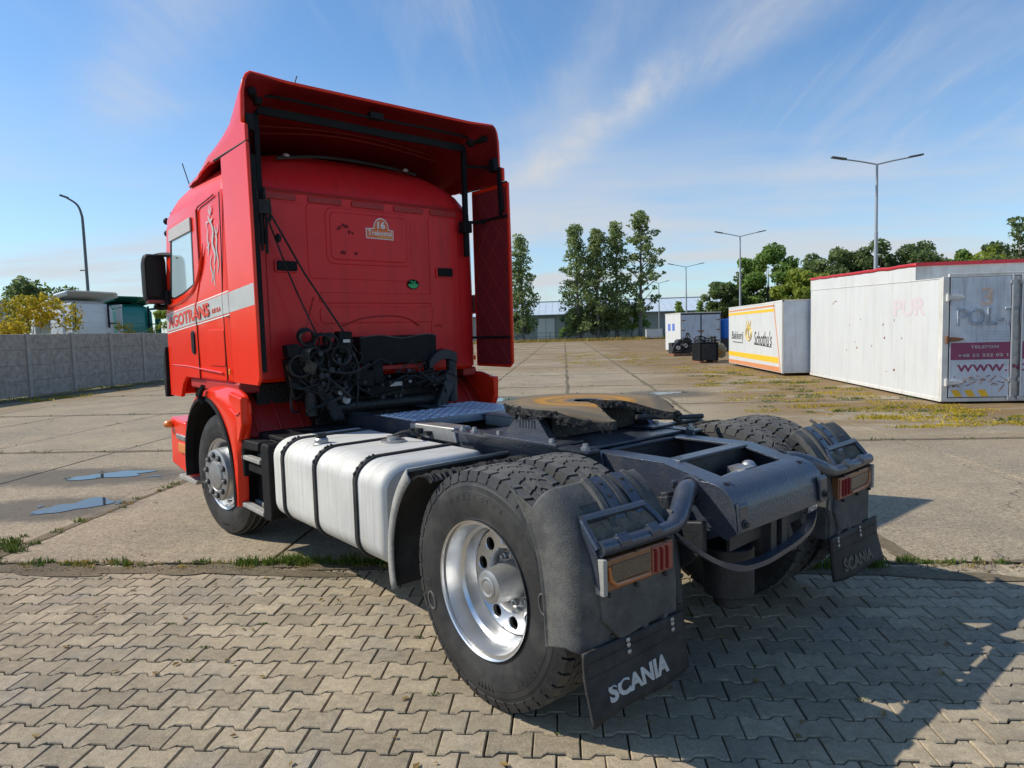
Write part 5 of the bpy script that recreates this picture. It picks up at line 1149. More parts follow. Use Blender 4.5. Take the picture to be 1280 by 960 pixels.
# blown soil lying over the first rows of pavers
def patch(name, outline, z, m, kind='structure', parent=None, label=None):
    b = MB(); n = len(outline); cx = sum(p[0] for p in outline) / n; cy = sum(p[1] for p in outline) / n
    b.add([(cx, cy, z)] + [(x, y, z) for x, y in outline], [(0, 1 + i, 1 + (i + 1) % n) for i in range(n)]); o = b.build(name, m, parent, smooth=0)
    if kind: o['kind'] = kind
    return o
def blob(cx, cy, rx, ry, rot=0, n=40, rough=.25, seed=1):
    r_ = random.Random(seed); ph = [r_.uniform(0, 6.28) for _ in range(6)]; out = []
    for i in range(n):
        t = 2 * math.pi * i / n; k = 1 + rough * sum(math.sin((q + 2) * t + ph[q]) / (q + 1.5) for q in range(6)); x, y = rx * k * math.cos(t), ry * k * math.sin(t)
        out.append((cx + x * math.cos(rot) - y * math.sin(rot), cy + x * math.sin(rot) + y * math.cos(rot)))
    return out
for cx, cy, rx, ry, sd in ((-3.2, .84, .85, .12, 3), (-4.4, .86, .50, .10, 5), (-2.2, .92, .6, .08, 8), (1.55, .80, .7, .10, 12), (-5.6, .9, .6, .09, 15)):
    patch('soil_drift', blob(cx, cy, rx, ry, R(-2), 120, .5, sd), .0052 + .0005 * sd / 3, 'joint_soil')
b = MB(); xs = np.linspace(-9, 6, 420); b.loft([[(x, .985 + .022 * math.sin(9 * x) + .018 * math.sin(23 * x + 1) + .02 * math.sin(3.3 * x) + rnd.uniform(-.022, .012), .003), (x, 1.0, .0045), (x, 1.02 + .012 * math.sin(13 * x) + rnd.uniform(-.015, .02), .003)] for x in xs], False, False, ring_closed=False); b.build('soil_strip', 'joint_soil', smooth=0)['kind'] = 'structure'
U = rnd.uniform
b = MB(); r_ = random.Random(11)
for _ in range(2600):
    x = r_.uniform(-6.5, 4.5); y = .95 + r_.gauss(0, .07) - (.06 if x < -1.6 else 0); s = r_.uniform(.003, .012); a = r_.uniform(0, 6.28)
    b.add([(x + s * math.cos(a + k * 2.09), y + s * math.sin(a + k * 2.09), .004) for k in range(3)] + [(x, y, .004 + s * r_.uniform(.5, 1.0))], [(0, 1, 3), (1, 2, 3), (2, 0, 3)])
b.build('soil_crumbs', 'joint_soil', smooth=0, clean=False)['kind'] = 'stuff'
# puddles and the damp concrete round them
for i, (cx, cy, rx, ry, rot) in enumerate(((-6.15, 4.2, .50, .17, R(15)), (-5.46, 2.72, .29, .24, R(40)), (1.95, 13.3, .40, .32, 0), (-2.2, 12.5, .45, .4, 0))):
    patch('puddle', blob(cx, cy, rx, ry, rot, 90, .34, 20 + i), .0065, 'puddle_water')
    for q in range(4):
        a_ = U(0, 6.28); patch('puddle', blob(cx + rx * 1.35 * math.cos(a_), cy + ry * 1.4 * math.sin(a_), U(.05, .16) * rx * 1.6, U(.05, .12) * ry * 2, rot, 30, .3, 70 + i * 5 + q), .0064, 'puddle_water')

# weeds, blades and litter ------------------------------------
def blades(name, spots_, m, hmin, hmax, wid, n_each, spread, kind='stuff', lean=.5):
    r_ = np.random.default_rng(len(spots_) * 7 + 3); V = []; 
    for (x, y, s) in spots_:
        k = max(3, int(n_each * s)); a = r_.uniform(0, 6.283, k); rr_ = spread * s * np.sqrt(r_.uniform(0, 1, k)); bx = x + rr_ * np.cos(a) * 1.6; by = y + rr_ * np.sin(a) * .7
        h = r_.uniform(hmin, hmax, k) * s; d = r_.uniform(0, 6.283, k); w = wid * r_.uniform(.6, 1.3, k); ln = h * lean * r_.uniform(.2, 1.3, k); la = r_.uniform(0, 6.283, k)
        p0 = np.stack([bx - w * np.cos(d), by - w * np.sin(d), np.zeros(k)], 1); p1 = np.stack([bx + w * np.cos(d), by + w * np.sin(d), np.zeros(k)], 1)
        mid = np.stack([bx + .4 * ln * np.cos(la), by + .4 * ln * np.sin(la), .6 * h], 1); wv = np.stack([w * np.cos(d), w * np.sin(d), 0 * w], 1) * .8
        tip = np.stack([bx + ln * np.cos(la), by + ln * np.sin(la), h], 1); V.append(np.stack([p0, p1, mid + wv, tip, mid - wv], 1))
    V = np.concatenate(V); n = len(V); me = bpy.data.meshes.new(name); me.vertices.add(n * 5); me.vertices.foreach_set('co', V.reshape(-1).astype('f')); me.loops.add(n * 5); me.loops.foreach_set('vertex_index', np.arange(n * 5, dtype='i')); me.polygons.add(n); me.polygons.foreach_set('loop_start', np.arange(0, n * 5, 5, dtype='i')); me.materials.append(MAT[m]); me.update(calc_edges=True)
    o = bpy.data.objects.new(name, me); C.objects.link(o); o['kind'] = kind; return o
U = rnd.uniform
sp = [(U(-2.9, -1.25), .97 + U(-.03, .05), U(.5, 1.1)) for _ in range(60)] + [(U(-5.0, -2.6), .98 + U(-.05, .05), U(.3, .8)) for _ in range(26)] + [(U(.75, 1.6), .93 + U(-.06, .06), U(.8, 1.4)) for _ in range(30)] + [(U(1.6, 5), .98 + U(-.03, .04), U(.3, .8)) for _ in range(28)]
sp += [(-4.97 + U(-.06, .06), y, U(.35, .85)) for y in np.arange(1.1, 6.2, .17) if rnd.random() < .75] + [(-4.97 + U(-.1, .08), U(4.2, 6.0), U(.6, 1.0)) for _ in range(16)] + [(-5.0 + U(-.35, .1), U(1.05, 1.7), U(.5, 1.1)) for _ in range(14)]
blades('joint_grass', sp, 'weed_green', .03, .085, .0045, 38, .06)
sp = [(U(-5, -1.3), .95 + U(-.08, .06), U(.4, .9)) for _ in range(36)] + [(-4.97 + U(-.08, .08), U(1.1, 6.5), U(.3, .7)) for _ in range(30)] + [(U(.8, 5), .95 + U(-.06, .06), U(.3, .6)) for _ in range(20)]
blades('dry_grass', sp, 'weed_dry', .02, .06, .004, 26, .06)
sp = []
for _ in range(170):
    x = U(-14, 12); j = rnd.choice((1, 1, 2, 2, 3, 4)); sp.append((x, 1 + SYL * j + U(-.05, .05), U(.3, .8)))
for _ in range(120): sp.append((-4.97 + SX * rnd.randint(-4, 7) + U(-.03, .03), U(6, 26), U(.25, .6)))
blades('slab_joint_grass', sp, 'weed_green', .02, .07, .006, 14, .07)
sp = [(U(3.2, 6.6), U(8, 24), U(.4, 1.3)) for _ in range(80)] + [(U(4.6, 7.2), U(7.0, 10.2), U(.5, 1.2)) for _ in range(70)] + [(U(-1, 6), U(24, 44), U(.5, 1.2)) for _ in range(90)]
blades('yellow_weeds', sp, 'leaf_yellow', .012, .05, .009, 60, .20, lean=1.6)
sp = [(U(3.5, 6.9), U(7.5, 20), U(.5, 1.2)) for _ in range(40)]
blades('green_weeds', sp, 'weed_green', .015, .06, .008, 60, .18, lean=1.4)
sp = [(-16.6 + 1.1 * math.sin(.9 * y) + U(-.5, .6), y, U(.4, 1.2)) for y in [U(8, 34) for _ in range(170)] if math.sin(1.7 * y) > -.3]
blades('wall_weeds', sp, 'leaf_yellow', .02, .09, .016, 26, .22, lean=1.4)
sp = [(-16.3 + .9 * math.sin(1.1 * y + 1) + U(-.5, .5), y, U(.4, 1.1)) for y in [U(8, 34) for _ in range(130)] if math.sin(1.3 * y + .7) > -.2]
blades('wall_grass', sp, 'weed_green', .02, .08, .014, 26, .25, lean=1.3)
sp = [(U(-14, 14), U(86.5, 92), U(.8, 1.6)) for _ in range(320)]
blades('verge_grass', sp, 'weed_dry', .1, .35, .04, 24, .5)
for xj in (-4.97, -.41, 1.87):
    ys = np.linspace(1.05, 60, 500); b = MB(); b.loft([[(xj - .03 + .02 * math.sin(2.1 * y + xj) - U(0, .03), y, .0034), (xj + .012 * math.sin(3 * y), y, .0048), (xj + .03 + .02 * math.sin(1.7 * y) + U(0, .03), y, .0034)] for y in ys], False, False, ring_closed=False); b.build('soil_strip', 'joint_soil', smooth=0)['kind'] = 'structure'
for j in range(1, 6):
    xs = np.linspace(-17.4, 16.5, 200); b = MB(); y = 1 + SYL * j; b.loft([[(x, y - .045 - U(0, .05), .0035), (x, y, .005), (x, y + .045 + U(0, .05), .0035)] for x in xs], False, False, ring_closed=False); b.build('soil_strip', 'joint_soil', smooth=0)['kind'] = 'structure'
r_ = random.Random(5); b = MB()
for _ in range(420):
    x, y = (r_.uniform(-5, 3), r_.uniform(-2.2, 1.2)) if r_.random() < .35 else (r_.uniform(-16, 8), r_.uniform(1, 22))
    a = r_.uniform(0, 6.28); s = r_.uniform(.012, .028); c_, s_ = math.cos(a) * s, math.sin(a) * s
    b.add([(x + c_, y + s_, .008), (x - s_ * .5, y + c_ * .5, .010 + r_.uniform(0, .01)), (x - c_, y - s_, .008), (x + s_ * .5, y - c_ * .5, .010)], [(0, 1, 2), (0, 2, 3)])
o = b.build('fallen_leaves', 'leaf_fallen', smooth=0, clean=False); o['kind'] = 'stuff'
sp = [(round(U(-4, 2.5) / PX) * PX + .03, .90 - PY * (rnd.randint(0, 15) + .5), U(.3, .7)) for _ in range(34)]
blades('paver_moss', sp, 'weed_green', .008, .024, .004, 22, .03)

# ------------------------------------------------------------------ foliage
def leaves(name, clumps, n, size, m, parent, seed=1, flat_=.0):
    """clumps: (x, y, z, rx, ry, rz); small rhombic leaf faces scattered in each"""
    g = np.random.default_rng(seed); cl = np.array(clumps, float); vol = (cl[:, 3] * cl[:, 4] * cl[:, 5]) ** .67; pick = g.choice(len(cl), n, p=vol / vol.sum()); c_ = cl[pick]
    d = g.normal(size=(n, 3)); d /= np.linalg.norm(d, axis=1)[:, None]; rad = g.uniform(.15, 1, n) ** .45
    P = c_[:, :3] + d * rad[:, None] * c_[:, 3:]
    nn = d * .6 + g.normal(size=(n, 3)) * .7 + np.array([0, 0, .25]); nn /= np.linalg.norm(nn, axis=1)[:, None]
    t = np.cross(nn, g.normal(size=(n, 3))); t /= np.linalg.norm(t, axis=1)[:, None]; bt = np.cross(nn, t)
    s = size * g.uniform(.6, 1.4, n)[:, None]
    V = np.stack([P - t * s, P + bt * s * .55 + nn * s * .12, P + t * s, P - bt * s * .55 + nn * s * .12], 1)
    me = bpy.data.meshes.new(name); me.vertices.add(n * 4); me.vertices.foreach_set('co', V.reshape(-1).astype('f')); me.loops.add(n * 4); me.loops.foreach_set('vertex_index', np.arange(n * 4, dtype='i')); me.polygons.add(n); me.polygons.foreach_set('loop_start', np.arange(0, n * 4, 4, dtype='i')); me.materials.append(MAT[m]); me.update(calc_edges=True)
    o = bpy.data.objects.new(name, me); C.objects.link(o); o.parent = parent; return o
def tree(label, x, y, h, w, m, shape='round', n=5000, leaf=.2, seed=1, z0=.25, lean=(0, 0), group=None, name='tree', bark='bark', cat='tree', dens=1.0, trunk=.018):
    r_ = random.Random(seed); t = thing(name, label, cat, (x, y, -.1), 0, group); cl = []; tips = []
    nb = 34 if shape == 'round' else 120
    for i in range(nb):
        a = r_.uniform(0, 6.283)
        if shape == 'birch':
            f = z0 + (1 - z0) * (i + r_.random()) / nb; prof = (.35 + 1.1 * min(1, (f - z0) * 4 + .25)) * (1 - (f - z0) / (1 - z0)) ** .65 * .72 + .10; rr_ = w * prof * r_.uniform(.25, 1.0)
            cz = h * f; c_ = (rr_ * math.cos(a) + lean[0] * f, rr_ * math.sin(a) + lean[1] * f, cz - rr_ * .12); q = h * .042 * r_.uniform(.5, 1.5); cl.append((*c_, q * 1.15, q * 1.15, q * .75)); tips.append((c_, cz - rr_ * .75))
        elif shape == 'spindly':
            f = z0 + (1 - z0) * (i + r_.random()) / nb; rr_ = w * (.3 + .7 * math.sin(math.pi * min(1, (f - z0) / (1 - z0) * .9 + .12))) * r_.uniform(.15, 1)
            cz = h * f; c_ = (rr_ * math.cos(a) + lean[0] * f, rr_ * math.sin(a) + lean[1] * f, cz); q = h * .032 * r_.uniform(.5, 1.5); cl.append((*c_, q, q, q * .7)); tips.append((c_, cz - rr_ * .8))
        else:
            th = math.acos(r_.uniform(-.55, 1)); rr_ = r_.uniform(.45, 1); cz = h * (z0 + (1 - z0) * (.5 + .46 * rr_ * math.cos(th))); c_ = (w * rr_ * math.sin(th) * math.cos(a), w * rr_ * math.sin(th) * math.sin(a), cz); q = min(w, h * .5) * r_.uniform(.16, .40); cl.append((*c_, q, q, q * .75)); tips.append((c_, h * z0 * .8 + cz * .3))
    b = MB(); tr = h * trunk; top = h * (.97 if shape != 'round' else .7); P = []
    for i in range(9): f = i / 8; P.append((lean[0] * f + r_.uniform(-.06, .06) * f, lean[1] * f + r_.uniform(-.06, .06) * f, top * f))
    b.tube(P, [tr * (1.25 if i == 0 else 1) * (1 - .88 * i / 8) for i in range(9)], 7)
    for c_, zb in tips[::3] if shape != 'round' else tips[:14]:
        f = max(.1, min(.95, zb / top)); p0 = (lean[0] * f, lean[1] * f, zb); b.tube([p0, tuple((np.array(p0) + np.array(c_)) / 2 + np.array([0, 0, -.04 * h * (shape == 'round')])), c_], [tr * .30, tr * .18, tr * .05], 4)
    b.build('trunk', bark, t)
    leaves('crown', cl, int(n * dens), leaf, m, t, seed)
    return t
G = 'slender birches beyond the far end of the yard'
tree('birch standing alone beside the edge of the red side deflector, full narrow crown', -6.2, 91, 14.6, 2.3, 'leaf_birch', 'birch', 4600, .19, 11, .10, (0, 0), G, 'birch_tree', 'bark_pale')
tree('thin bare topped young birch partly hidden by the red side deflector', -8.3, 90.2, 13.0, 1.0, 'leaf_birch', 'spindly', 900, .18, 12, .25, (0, 0), G, 'birch_tree', 'bark_pale')
tree('left birch of the row of four, leaning out wide at its left side', 1.6, 91, 15.6, 2.9, 'leaf_birch', 'birch', 6400, .19, 13, .08, (-.3, 0), G, 'birch_tree', 'bark_pale')
tree('birch with the darkest dense crown, second in the row of four', 4.2, 90.5, 15.2, 2.6, 'leaf_birch', 'birch', 6400, .19, 14, .08, (0, 0), G, 'birch_tree', 'bark_pale')
tree('birch with a pointed top, third in the row of four', 6.8, 91.3, 15.9, 2.5, 'leaf_birch', 'birch', 5200, .19, 15, .08, (.1, 0), G, 'birch_tree', 'bark_pale')
tree('tallest birch, open and ragged with a bare stem, right end of the row of four', 10.0, 91, 17.4, 3.3, 'leaf_birch', 'spindly', 4600, .20, 16, .22, (.25, 0), G, 'birch_tree', 'bark_pale')
for i, (x, y, h, w, m, lb) in enumerate(((-7.2, 93, 5.0, 2.0, 'leaf_dark', 'dark bush at the foot of the lone birch'), (2.0, 93, 5.2, 2.4, 'leaf_dark', 'dark bush below the left birch of the row'), (5.4, 93.2, 5.6, 2.6, 'leaf_dark', 'broad dark bush below the middle birches of the row'), (9.0, 93, 5.4, 2.2, 'leaf_mid', 'mid green bush below the tallest birch'), (.2, 94, 2.4, 1.6, 'leaf_mid', 'low pale bush in front of the hall beside the white door'))):
    tree(lb, x, y, h, w, m, 'round', 1800, .22, 40 + i, .05, group='bushes along the far fence', name='shrub', cat='shrub')
G = 'trees behind the boxes on the right'
for i, (lb, x, y, h, w, m, n, s) in enumerate((
    ('small dark round tree left of the lamp post behind the yellow striped box', 14.2, 60.5, 6.3, 1.9, 'leaf_dark', 3000, 1),
    ('dark low tree just right of the lamp post, under the big willow', 16.3, 61.5, 6.3, 2.2, 'leaf_dark', 3000, 2),
    ('tall round light green willow over the yellow striped box', 18.4, 61, 9.5, 2.9, 'leaf_mid', 6500, 3),
    ('bright green bushy tree in front of the tall willow', 19.4, 57, 6.6, 2.0, 'leaf_lime', 4200, 4),
    ('yellowish tree between the willow and the white box with the red roof edge', 21.6, 59, 6.4, 1.7, 'leaf_lime', 2600, 5),
    ('dark shoulder of a tree behind the left end of the red roof edge', 22.6, 62, 8.3, 2.5, 'leaf_dark', 4200, 6),
    ('dark green tree directly left of the tall lamp post', 25.0, 60, 9.1, 2.6, 'leaf_dark', 4600, 7),
    ('dark green tree directly right of the tall lamp post', 27.0, 59, 9.3, 2.3, 'leaf_dark', 4200, 8),
    ('mid dark tree with a rounded head near the middle of the red roof', 30.2, 58, 8.7, 2.6, 'leaf_dark', 4200, 9),
    ('small pale open tree before the tallest one at the right', 33.0, 57, 8.2, 1.9, 'leaf_mid', 2600, 10),
    ('light green low tree right of the rounded dark tree', 35.0, 56.5, 8.4, 2.0, 'leaf_lime', 2600, 11),
    ('tallest dark tree at the right edge over the container doors', 37.0, 55.5, 10.6, 3.0, 'leaf_dark', 5500, 12),
    ('dark tree cut by the right edge of the view', 41.0, 55, 10.2, 2.8, 'leaf_dark', 4500, 13))):
    tree(lb, x, y, h, w, m, 'round', n, .19, 60 + s, .12, group=G)
tree('small conifer like tree left of the third lamp post above the far box', 10.5, 62.5, 4.0, .9, 'leaf_mid', 'birch', 900, .14, 81, .1, name='tree')
tree('small pointed tree right of the third lamp post above the far box', 12.4, 62, 4.1, .8, 'leaf_mid', 'birch', 800, .14, 82, .1, name='tree')
tree('grey green far tree above the left end of the concrete wall', -38.5, 42.0, 6.9, 2.3, 'leaf_dark', 'round', 2600, .16, 91, .2)
tree('lower grey green far tree beside the yellow bush', -37.0, 44.2, 6.1, 2.0, 'leaf_dark', 'round', 2000, .16, 92, .2)
tree('far tree cut by the left edge of the view', -41.5, 39.5, 6.6, 2.2, 'leaf_dark', 'round', 2200, .16, 93, .2)
tree('large yellowing bush rising over the concrete wall', -19.7, 19.6, 3.95, 1.5, 'leaf_yellow', 'round', 5200, .065, 94, .02, name='shrub', cat='bush', trunk=.012)
tree('yellow shoot of bush at the left edge behind the wall', -19.6, 17.2, 2.75, .8, 'leaf_yellow', 'round', 1500, .065, 95, .02, name='shrub', cat='bush', trunk=.012)
tree('small yellow green bush peeping over the wall before the teal cab', -19.4, 24.6, 2.75, .65, 'leaf_yellow', 'round', 900, .06, 96, .02, name='shrub', cat='bush', trunk=.012)
tree('lime green bush behind the mirror of the red truck', -19.3, 27.6, 4.1, .9, 'leaf_lime', 'round', 2200, .08, 97, .02, name='shrub', cat='bush', trunk=.012)

for i, (x, y, h, w, m) in enumerate(((-20.5, 12.6, 4.3, 1.5, 'leaf_dark'), (-20.2, 9.6, 3.6, 1.3, 'leaf_mid'), (-20.8, 6.8, 4.6, 1.5, 'leaf_dark'), (-20.4, 3.8, 3.9, 1.4, 'leaf_yellow'))):
    tree(('tall dark bush behind the near stretch of wall, mirrored in the red cab side', 'lower mid green bush behind the wall, mirrored in the red cab side', 'tallest dark bush behind the nearest wall panels, mirrored in the cab door', 'yellowing bush at the near end behind the wall')[i], x, y, h, w, m, 'round', 1400, .10, 110 + i, .05, group='bushes behind the wall mirrored in the cab', name='shrub', cat='bush')
# ------------------------------------------------------------------ concrete wall on the left
wall = thing('concrete_wall', 'long grey wall of precast concrete panels between posts', 'wall', (-17.65, 0, 0))
def rough_panel(y0, y1, z0, z1, seed):
    r_ = random.Random(seed); b = MB(); ny, nz = 4, 2
    b.grid(lambda u, v: (.012 + r_.uniform(-.004, .004), y0 + (y1 - y0) * u, z0 + (z1 - z0) * v), list(np.linspace(0, 1, ny + 1)), list(np.linspace(0, 1, nz + 1)))
    b.add([(.012, y0, z0), (.012, y1, z0), (.012, y1, z1), (.012, y0, z1), (-.04, y0, z0 - .006), (-.04, y1, z0 - .006), (-.04, y1, z1 + .006), (-.04, y0, z1 + .006)], [(3, 2, 6, 7), (0, 4, 5, 1), (4, 7, 6, 5), (0, 3, 7, 4), (1, 5, 6, 2)])
    return b
pn = [rough_panel(.065, 1.935, .004, .491, s).mesh('wall_panel', 'concrete_wall', 0) for s in range(5)]
q = MB(); q.prism([(-.06, -.065), (.06, -.065), (.07, -.045), (.07, .045), (.06, .065), (-.06, .065)], 'Z', -.1, 2.01); pm = q.mesh('wall_post', 'concrete_post', 30)
for k in range(-8, 15):
    y = 16.79 + 2.0 * k
    o = bpy.data.objects.new('wall_post', pm); C.objects.link(o); o.parent = wall; o.location = (0, y, rnd.uniform(-.015, .015))
    for z in range(4):
        o = bpy.data.objects.new('wall_panel', pn[(k * 3 + z * 2) % 5]); C.objects.link(o); o.parent = wall; o.location = (rnd.uniform(-.006, .006), y, z * .495 + rnd.uniform(-.0015, .0015))

# parked truck cabs behind the wall ---------------------------
def parked_cab(label, m, x, y, top, rz, seed):
    t = thing('parked_truck', label, 'truck', (x, y, -.1), rz, 'truck cabs parked behind the concrete wall'); w = 1.22
    b = MB(); b.loft([[(p[0], p[1], z) for p in cab_ring(0, ww, yr, yf, .2, .25)] for z, ww, yr, yf in ((.9, w, 0, 2.2), (2.3, w, 0, 2.25), (3.2, w - .02, .0, 2.1), (3.45, w - .14, .12, 1.9), (3.6, w - .4, .4, 1.6))]); b.build('cab_body', m, t)
    for s in (-1, 1):
        b = MB(); b.prism([(-.42, .95), (-.04, .95), (-.04, 3.25), (-.42, 3.3)], 'X', s * (w + .01), s * (w - .02)); b.build('side_deflector', m, t, bevel=.02)
        b = MB(); b.prism([(-.46, 3.32), (-.46, 3.45), (.2, 3.42), (1.2, 3.36), (1.2, 3.32)], 'X', s * (w + .01), s * (w - .02)); b.build('fairing_side', m, t, bevel=.02)
        b = MB(); b.box(s * .8 - .03, s * .8 + .03, -.12, -.06, 2.4, 3.5); b.tube([(s * .8, -.08, 2.6), (s * 1.1, -.2, 2.6)], .03, 6); b.build('post', 'black_plastic', t)
        b = MB(); b.box(s * w - .012, s * w + .012, .9, 1.8, 2.2, 2.9); b.build('side_window', 'glass_dark', t, bevel=.03)
    b = MB(); b.loft([[(-w, y_, z_ - .16), (-w, y_, z_), (-w * .93, y_, z_ + .06), (0, y_, z_ + .07), (w * .93, y_, z_ + .06), (w, y_, z_), (w, y_, z_ - .16)] for y_, z_ in ((-.22, top - .44), (.0, top - .46), (.6, top - .56), (1.4, 3.40))], False, False, ring_closed=False); b.build('roof_fairing', m, t, solid=.04)
    for z in (1.5, 2.62, 3.1):
        b = MB(); b.box(-1.0, 1.0, -.012, .01, z, z + .03); b.build('back_rib', m, t, bevel=.008)
    for s in (-.22, .22):
        b = MB(); b.box(s - .11, s + .11, -.014, .01, 2.02, 2.10); b.build('vent', 'black_plastic', t)
    b = MB(); b.box(-.42, .42, .4, 4.5, .65, .9); b.cyl((0, 1.0, .5), 'X', .5, -1.15, 1.15, 20); b.box(-1.1, 1.1, .2, 2.3, .6, .95); b.build('chassis', 'chassis_dark', t)
    return t
parked_cab('white truck cab with roof deflector over the wall, right of the yellow bush', 'cab_white', -21.2, 24.75, 4.35, R(75), 1)
parked_cab('teal green truck cab over the wall beside the white one', 'cab_teal', -21.6, 28.35, 4.3, R(75), 2)
parked_cab('white truck cab cut by the left edge behind the yellow bush', 'cab_white', -22.6, 19.9, 4.1, R(80), 3)

# ------------------------------------------------------------------ boxes on the right
def plate(b, y0, z0, y1, z1, d, mi=0): b.prism([(y0, z0), (y1, z0), (y1, z1), (y0, z1)], 'X', -d, .0, mi)
wb = thing('box_body', 'large white box body with a red roof edge and worn rear doors', 'container', (6.79, 9.98, 0), R(-2.1))
b = MB(); b.prism([(0.02, .10), (7.85, .12), (7.85, 2.62), (0.02, 2.42)], 'X', 0, 2.5); b.build('side_wall', 'white_paint', wb, bevel=.008)
b = MB(); b.prism([(1.12, 2.40), (7.84, 2.55), (7.84, 2.98), (1.12, 2.80)], 'X', .004, 2.496); b.build('raised_roof', 'offwhite_paint', wb, bevel=.006)
b = MB(); b.prism([(1.112, 2.44), (7.85, 2.62), (7.85, 2.93), (1.112, 2.75)], 'X', -.006, .003); b.build('upper_side', 'white_paint', wb)
b = MB(); P = [(-.012, 1.10 + 6.76 * t, 2.755 + .18 * t + rnd.uniform(-.012, .012)) for t in np.linspace(0, 1, 26)]; b.loft([[(p[0], p[1], p[2] - .015), (p[0] - .004, p[1], p[2] + .05), (p[0] + .03, p[1], p[2] + .062)] for p in P], False, False, ring_closed=False); b.box(-.01, 2.51, 1.09, 1.12, 2.75, 2.82); b.build('red_edge', 'trim_red', wb, solid=.006)
b = MB(); b.tube([(-.004, .03, 2.425), (-.004, 1.15, 2.45), (-.004, 7.8, 2.625)], .010, 5); b.build('side_seam', 'offwhite_paint', wb)
b = MB(); b.box(-.012, .10, -.03, .03, .06, 2.45); b.box(-.014, .0, .03, .12, .06, 2.43); b.build('corner_post', 'offwhite_paint', wb, bevel=.006)
b = MB(); b.box(-.015, 2.51, -.01, 7.86, .04, .115); b.build('bottom_rail', 'offwhite_paint', wb, bevel=.008)
b = MB(); b.box(2.40, 2.51, -.03, .03, .06, 2.45); b.box(.1, 2.40, -.02, .04, 2.43, 2.50); b.build('door_frame', 'offwhite_paint', wb, bevel=.006)
b = MB(); b.box(.08, 2.42, -.004, .02, .1, 2.44); b.build('door_seal', 'grease_shade_black', wb)
for x0, x1 in ((.125, 1.20), (1.40, 2.38)):
    b = MB(); b.box(x0, x1, -.032, -.004, .13, 2.42); d = b.build('door', 'door_grey', wb, bevel=.005)
    b = MB(); b.box(x0 + .02, x1 - .0, -.0345, -.032, .85, 1.18); b.build('door_band', 'band_purple', d)
    hx = x0 - .05 if x0 < 1 else x1 - .12
    for z in (.42, 1.25, 2.05):
        b = MB(); sgn = 1 if x0 < 1 else -1; hh = x0 - .06 if x0 < 1 else x1 + .06
        b.prism([(hh, z - .04), (hh + sgn * .14, z - .045), (hh + sgn * .30, z - .012), (hh + sgn * .30, z + .012), (hh + sgn * .14, z + .045), (hh, z + .04)], 'Y', -.062, -.034); b.cyl((hh, -.05, 0), 'Z', .03, z - .07, z + .07, 10); b.build('hinge', 'offwhite_paint' if z != 1.25 else 'rust', d, bevel=.004)
for x in (1.215, 1.385):
    b = MB(); b.tube([(x, -.06, .08), (x, -.06, 2.46)], .018, 8); b.box(x - .04, x + .04, -.075, -.034, .42, .50); b.box(x - .04, x + .04, -.075, -.034, 2.28, 2.35); b.box(x - .05, x + .05, -.08, -.04, .07, .14); b.build('locking_bar', 'galvanised', wb)
b = MB(); b.box(1.22, 1.38, -.02, -.004, .12, 2.42); b.build('door_gap_strip', 'steel_dull', wb)
Xp, Zp = (1, 0, 0), (0, 0, 1)
fit_text(TXT['pol'], (.24, -.036, 1.50), Xp, Zp, 2.10, .34, 'lettering', 'grey_print', wb)
fit_text(TXT['tel'], (.50, -.036, 1.065), Xp, Zp, .50, .055, 'lettering', 'letter_white', wb)
fit_text(TXT['num'], (.28, -.036, .905), Xp, Zp, .98, .058, 'lettering', 'letter_white', wb)
fit_text(TXT['www'], (.26, -.036, .62), Xp, Zp, 1.42, .14, 'lettering', 'band_purple', wb)
fit_text(TXT['three'], (.68, -.034, 1.88), Xp, Zp, .20, .34, 'lettering', 'faded_orange', wb)
b = MB()
for r_i in range(6):
    for c_i in range(16): b.cyl((.42 + c_i * .05, -.034, 1.23 + r_i * .05 + (.09 if r_i > 3 else 0)), 'Y', .008 + .0006 * c_i, -.003, .001, 6)
for c_i in range(18): b.cyl((.42 + c_i * .044, -.034, .815), 'Y', .008, -.003, .001, 6)
o = b.build('dot_print', 'grey_print', wb); o['kind'] = 'stuff'
for k in range(3):
    b = MB(); x = .16 + k * .24; b.prism([(x, .27), (x + .13, .27), (x + .21, .14), (x + .07, .14)], 'Y', -.0345, -.032); b.build('hazard_stripe', 'stripe_yellow' if k != 9 else 'grey_print', wb)
b = MB()
for k in range(22):
    x, z = U(.2, 1.15), U(.3, .55); b.tube([(x, -.033, z), (x + U(-.1, .1), -.034, z + U(-.08, .05)), (x + U(-.15, .15), -.033, z + U(-.14, .02))], U(.003, .009), 4)
b.build('scrape_mark', 'rust', wb)
fit_text(TXT['pur'], (-.0015, 2.10, 1.72), (0, -1, 0), Zp, 1.45, .38, 'lettering', 'pink_print', wb, 'faded pink lettering')
b = MB()
for k in range(12): y, z = U(.6, 5), U(.4, 1.8); b.obox((-.001, y, z), (.001, U(.01, .05), U(.006, .03)), Matrix.Identity(3))
b.prism([(6.0, 2.12), (5.75, 2.20), (5.62, 2.19), (5.62, 2.21), (5.75, 2.22), (6.02, 2.13)], 'X', -.002, .001); b.build('scuff_mark', 'rust', wb)
b = MB()
for y in (1.2, 3.8, 6.6): b.box(.15, .4, y, y + .3, -.01, .06); b.box(2.1, 2.35, y, y + .3, -.01, .06)
b.build('support_block', 'rust', wb)

